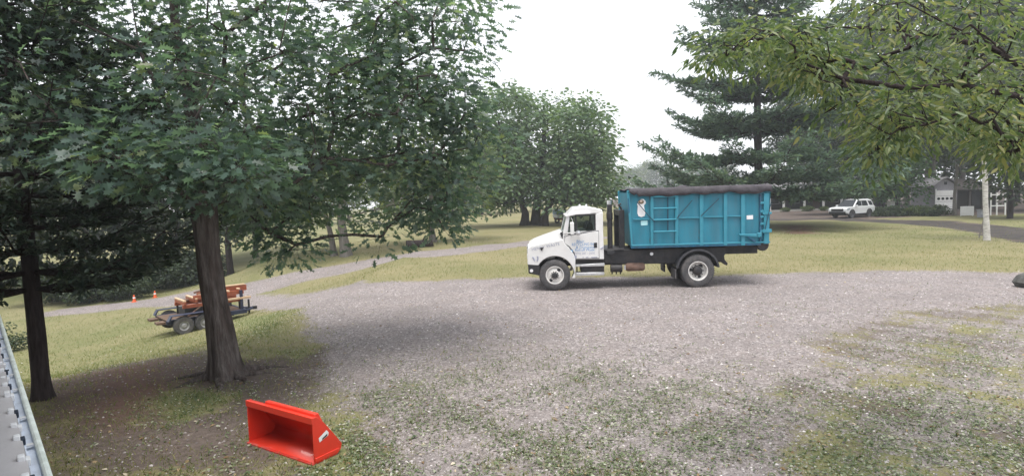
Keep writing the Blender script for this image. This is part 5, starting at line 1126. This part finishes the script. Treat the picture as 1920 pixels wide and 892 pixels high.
# shrubs
def shrub_proto(name, r, h, lm, seed, n=16, per=70, lsize=.16):
    rg = np.random.default_rng(seed); root = bpy.data.objects.new(name, None); link(root)
    C = ellip(n, (0, 0, h*.5), (r, r, h*.45), rg, .3); tr = [np.array((0, 0, z)) for z in (-.05, h*.15, h*.4, h*.7)]
    grow(root, tr, [.06, .05, .035, .015], 0, C, BARK2, lm, QUAD_LEAF, per, h*.2, lsize, tip=.008, seed=seed, split=False, twigs=0, tn=6, step=.5, flare=0, tname='stem', up=.5, maxr=.04); return root
SH_A = shrub_proto('garden_shrub', 1.25, 1.15, DARKL, 81, 20, 80, .2); SH_B = shrub_proto('garden_shrub', 1.0, 1.0, MIDL, 82, 18, 80, .18)
for i, (px, Y, s, pr, lab) in enumerate(((1645, 60, .6, SH_B, 'small tawny shrub just right of the SUV'), (1660, 59, .8, SH_A, 'dark shrub in front of the stone pillar'), (1684, 59, .9, SH_A, 'dark rounded shrub right of the stone pillar'), (1716, 58, 1.0, SH_B, 'green shrub left of the pale tree trunk by the garage'), (1738, 57, .95, SH_B, 'green shrub at the foot of the pale tree trunk'), (1757, 56, .9, SH_A, 'dark shrub in front of the left edge of the garage door'), (1472, 79, .6, SH_B, 'low shrub at the foot of the leftmost white porch posts'), (1512, 79, .75, SH_B, 'low shrub between two white porch posts, left of the SUV'), (1545, 79, .6, SH_B, 'low shrub by the porch directly behind the SUV hood'))):
    place(pr, px, Y, s, i*1.3, lab, 'shrub', 'shrubs along the driveway and porch', name='garden_shrub')
SH_C = shrub_proto('evergreen_shrub', 1.6, 2.2, DARKL, 83, 34, 90, .2)
for i, (px, Y, s, lab) in enumerate(((140, 37, 1.0, 'dark bush at the far end of the gravel road'), (188, 38, .95, 'grey-green bush overhanging the gravel road left of the cones'), (232, 37, .8, 'dark bush directly left of the lower orange cone'), (272, 41, 1.2, 'dark bush between and behind the two orange cones'), (330, 43, 1.3, 'dark bush on the verge right of the upper orange cone'), (372, 45, 1.1, 'dark bush on the verge, left of the oak trunk'), (85, 38, 1.2, 'dark bush seen left of the bend in the gravel road'))):
    place(SH_C, px, Y, s, i*1.1, lab, 'shrub', 'bushes beside the gravel road', name='evergreen_shrub')
SH_D = shrub_proto('wall_shrub', .5, 1.2, DARKL, 84, 18, 70, .09)
SH_D.location = ground(14, 660); tag(SH_D, 'small leafy shrub showing just over the porch gutter, left of the dark evergreen', 'shrub')

# ------------------------------------------------------------------ loose ground cover: stones, clover, grass, fallen leaves
def cover():
    rg = np.random.default_rng(91)
    def pts(n, y0, y1, k=1.6):
        u = rg.random(n); Y = (y0**(1-k)+u*(y1**(1-k)-y0**(1-k)))**(1/(1-k)); X = (rg.random(n)*2-1)*(Y*.95+1.0); return X, Y
    bl_, br_ = ground(467, 829), ground(590, 871); bu = (br_-bl_).normalized()
    def outside(X, Y): u = (X-bl_.x)*bu.x+(Y-bl_.y)*bu.y; v = -(X-bl_.x)*bu.y+(Y-bl_.y)*bu.x; return ~((u > -.08) & (u < (br_-bl_).length+.08) & (v > -.06) & (v < .46))
    X, Y = pts(60000, 4.2, 21); g, d, gr, red, yard, road, lane = zones(X, Y); keep = (rg.random(len(X)) < (g*.9+.12)) & outside(X, Y); X, Y, g = X[keep], Y[keep], g[keep]
    n = len(X); t = np.array([(1, 0, 0), (-.5, .87, 0), (-.5, -.87, 0), (.15, .1, .62), (-.1, -.2, -.3)]); fs = [(0, 1, 3), (1, 2, 3), (2, 0, 3)]
    s = (.010+.016*rg.random(n)**3)*(1+.02*Y); a = rg.random(n)*6.28; c_, s_ = np.cos(a), np.sin(a); q = .6+.8*rg.random(n)
    V = np.zeros((n, 5, 3)); V[:, :, 0] = (c_[:, None]*t[None, :, 0]-s_[:, None]*t[None, :, 1]*q[:, None])*s[:, None]+X[:, None]; V[:, :, 1] = (s_[:, None]*t[None, :, 0]+c_[:, None]*t[None, :, 1]*q[:, None])*s[:, None]+Y[:, None]; V[:, :, 2] = t[None, :, 2]*s[:, None]+terrain(X, Y)[:, None]+.001
    sm_ = leaf_mat('loose_stone', [(.11, .1, .1), (.24, .22, .215), (.36, .335, .33), (.66, .63, .62)], .9, .0, .1)
    me = bulk_mesh('loose_stones', V.reshape(-1, 3), fs, None, 5, n, sm_, np.clip(rg.normal(.45, .24, n), 0, 1)); o = bpy.data.objects.new('gravel', me); link(o); o['kind'] = 'stuff'
    # clover and weeds
    X, Y = pts(170000, 4.2, 24); g, d, gr, red, yard, road, lane = zones(X, Y)
    nz = wob(X, Y, 3.1, 7)*.3+wob(X, Y, 9., 5)*.25
    keep = rg.random(len(X)) < np.clip(gr*1.1-.25+nz, 0, 1)*(1-.8*sm(Y, 14, 24)); keep &= outside(X, Y); X, Y = X[keep], Y[keep]; n = len(X)
    P = np.stack([X, Y, terrain(X, Y)+rg.uniform(.006, .035, n)], 1); T = rg.normal(0, 1, (n, 3)); T[:, 2] = rg.uniform(-.1, .5, n); N = rg.normal(0, .35, (n, 3)); N[:, 2] = 1
    cl = leaf_mat('clover_leaves', [(.05, .075, .036), (.105, .14, .068), (.18, .215, .125), (.40, .42, .33)], .6, .2, .3)
    scatter_leaves('clover_foliage', P, norm(T), norm(N), rg.uniform(.022, .055, n), np.clip(rg.normal(.5, .27, n), 0, 1), SIMPLE_LEAF, cl, None)
    # grass blades
    X, Y = pts(260000, 4.2, 46, 1.15); g, d, gr, red, yard, road, lane = zones(X, Y); nz = wob(X, Y, 2.3, 3)*.2
    keep = rg.random(len(X)) < np.clip(((1-g)*(1-d*.8)*.9+gr*.3-.1+nz)*(1-.75*(X > 1.5)*(Y < 17)), 0, 1); keep &= outside(X, Y); X, Y = X[keep], Y[keep]; gr = gr[keep]; n = len(X)
    P = np.stack([X, Y, terrain(X, Y)-.004], 1); T = rg.normal(0, .55, (n, 3)); T[:, 2] = 1; N = rg.normal(0, 1, (n, 3)); N[:, 2] = .2
    gm = leaf_mat('grass_blades', [(.045, .08, .024), (.095, .14, .045), (.165, .18, .073), (.28, .26, .135)], .7, .3, .2)
    blade = ([(-.08, 0), (.08, 0), (.0, 1)], [(0, 1, 2)])
    scatter_leaves('grass', P, norm(T), norm(N), rg.uniform(.03, .085, n)*(1+.012*Y), np.clip(rg.normal(.62, .22, n)-.4*(gr-.4), 0, 1), blade, gm, None, curl=.25)
    # fallen leaves
    X, Y = pts(2600, 4.2, 30, 1.4); keep = outside(X, Y); X, Y = X[keep], Y[keep]; n = len(X); P = np.stack([X, Y, terrain(X, Y)+.012], 1); T = rg.normal(0, 1, (n, 3)); T[:, 2] *= .2; N = rg.normal(0, .35, (n, 3)); N[:, 2] = 1
    fl = leaf_mat('fallen_leaf', [(.1, .06, .035), (.2, .13, .07), (.33, .25, .15), (.55, .5, .4)], .8, .1, .2)
    scatter_leaves('fallen_leaves', P, norm(T), norm(N), rg.uniform(.03, .08, n), rg.random(n), SIMPLE_LEAF, fl, None)
cover()

# ------------------------------------------------------------------ summer haze
def haze():
    o = MB().box(-252, 252, -26, 382, -5, 42).build('haze', bpy.data.materials.new('haze_air')); o['kind'] = 'stuff'
    m = o.data.materials[0]; m.use_nodes = True; n = m.node_tree.nodes; l = m.node_tree.links; n.remove(n['Principled BSDF'])
    v = n.new('ShaderNodeVolumePrincipled'); v.inputs['Color'].default_value = (.86, .92, 1, 1); v.inputs['Density'].default_value = .0009; v.inputs['Anisotropy'].default_value = .2
    l.new(v.outputs[0], n['Material Output'].inputs['Volume'])
haze()
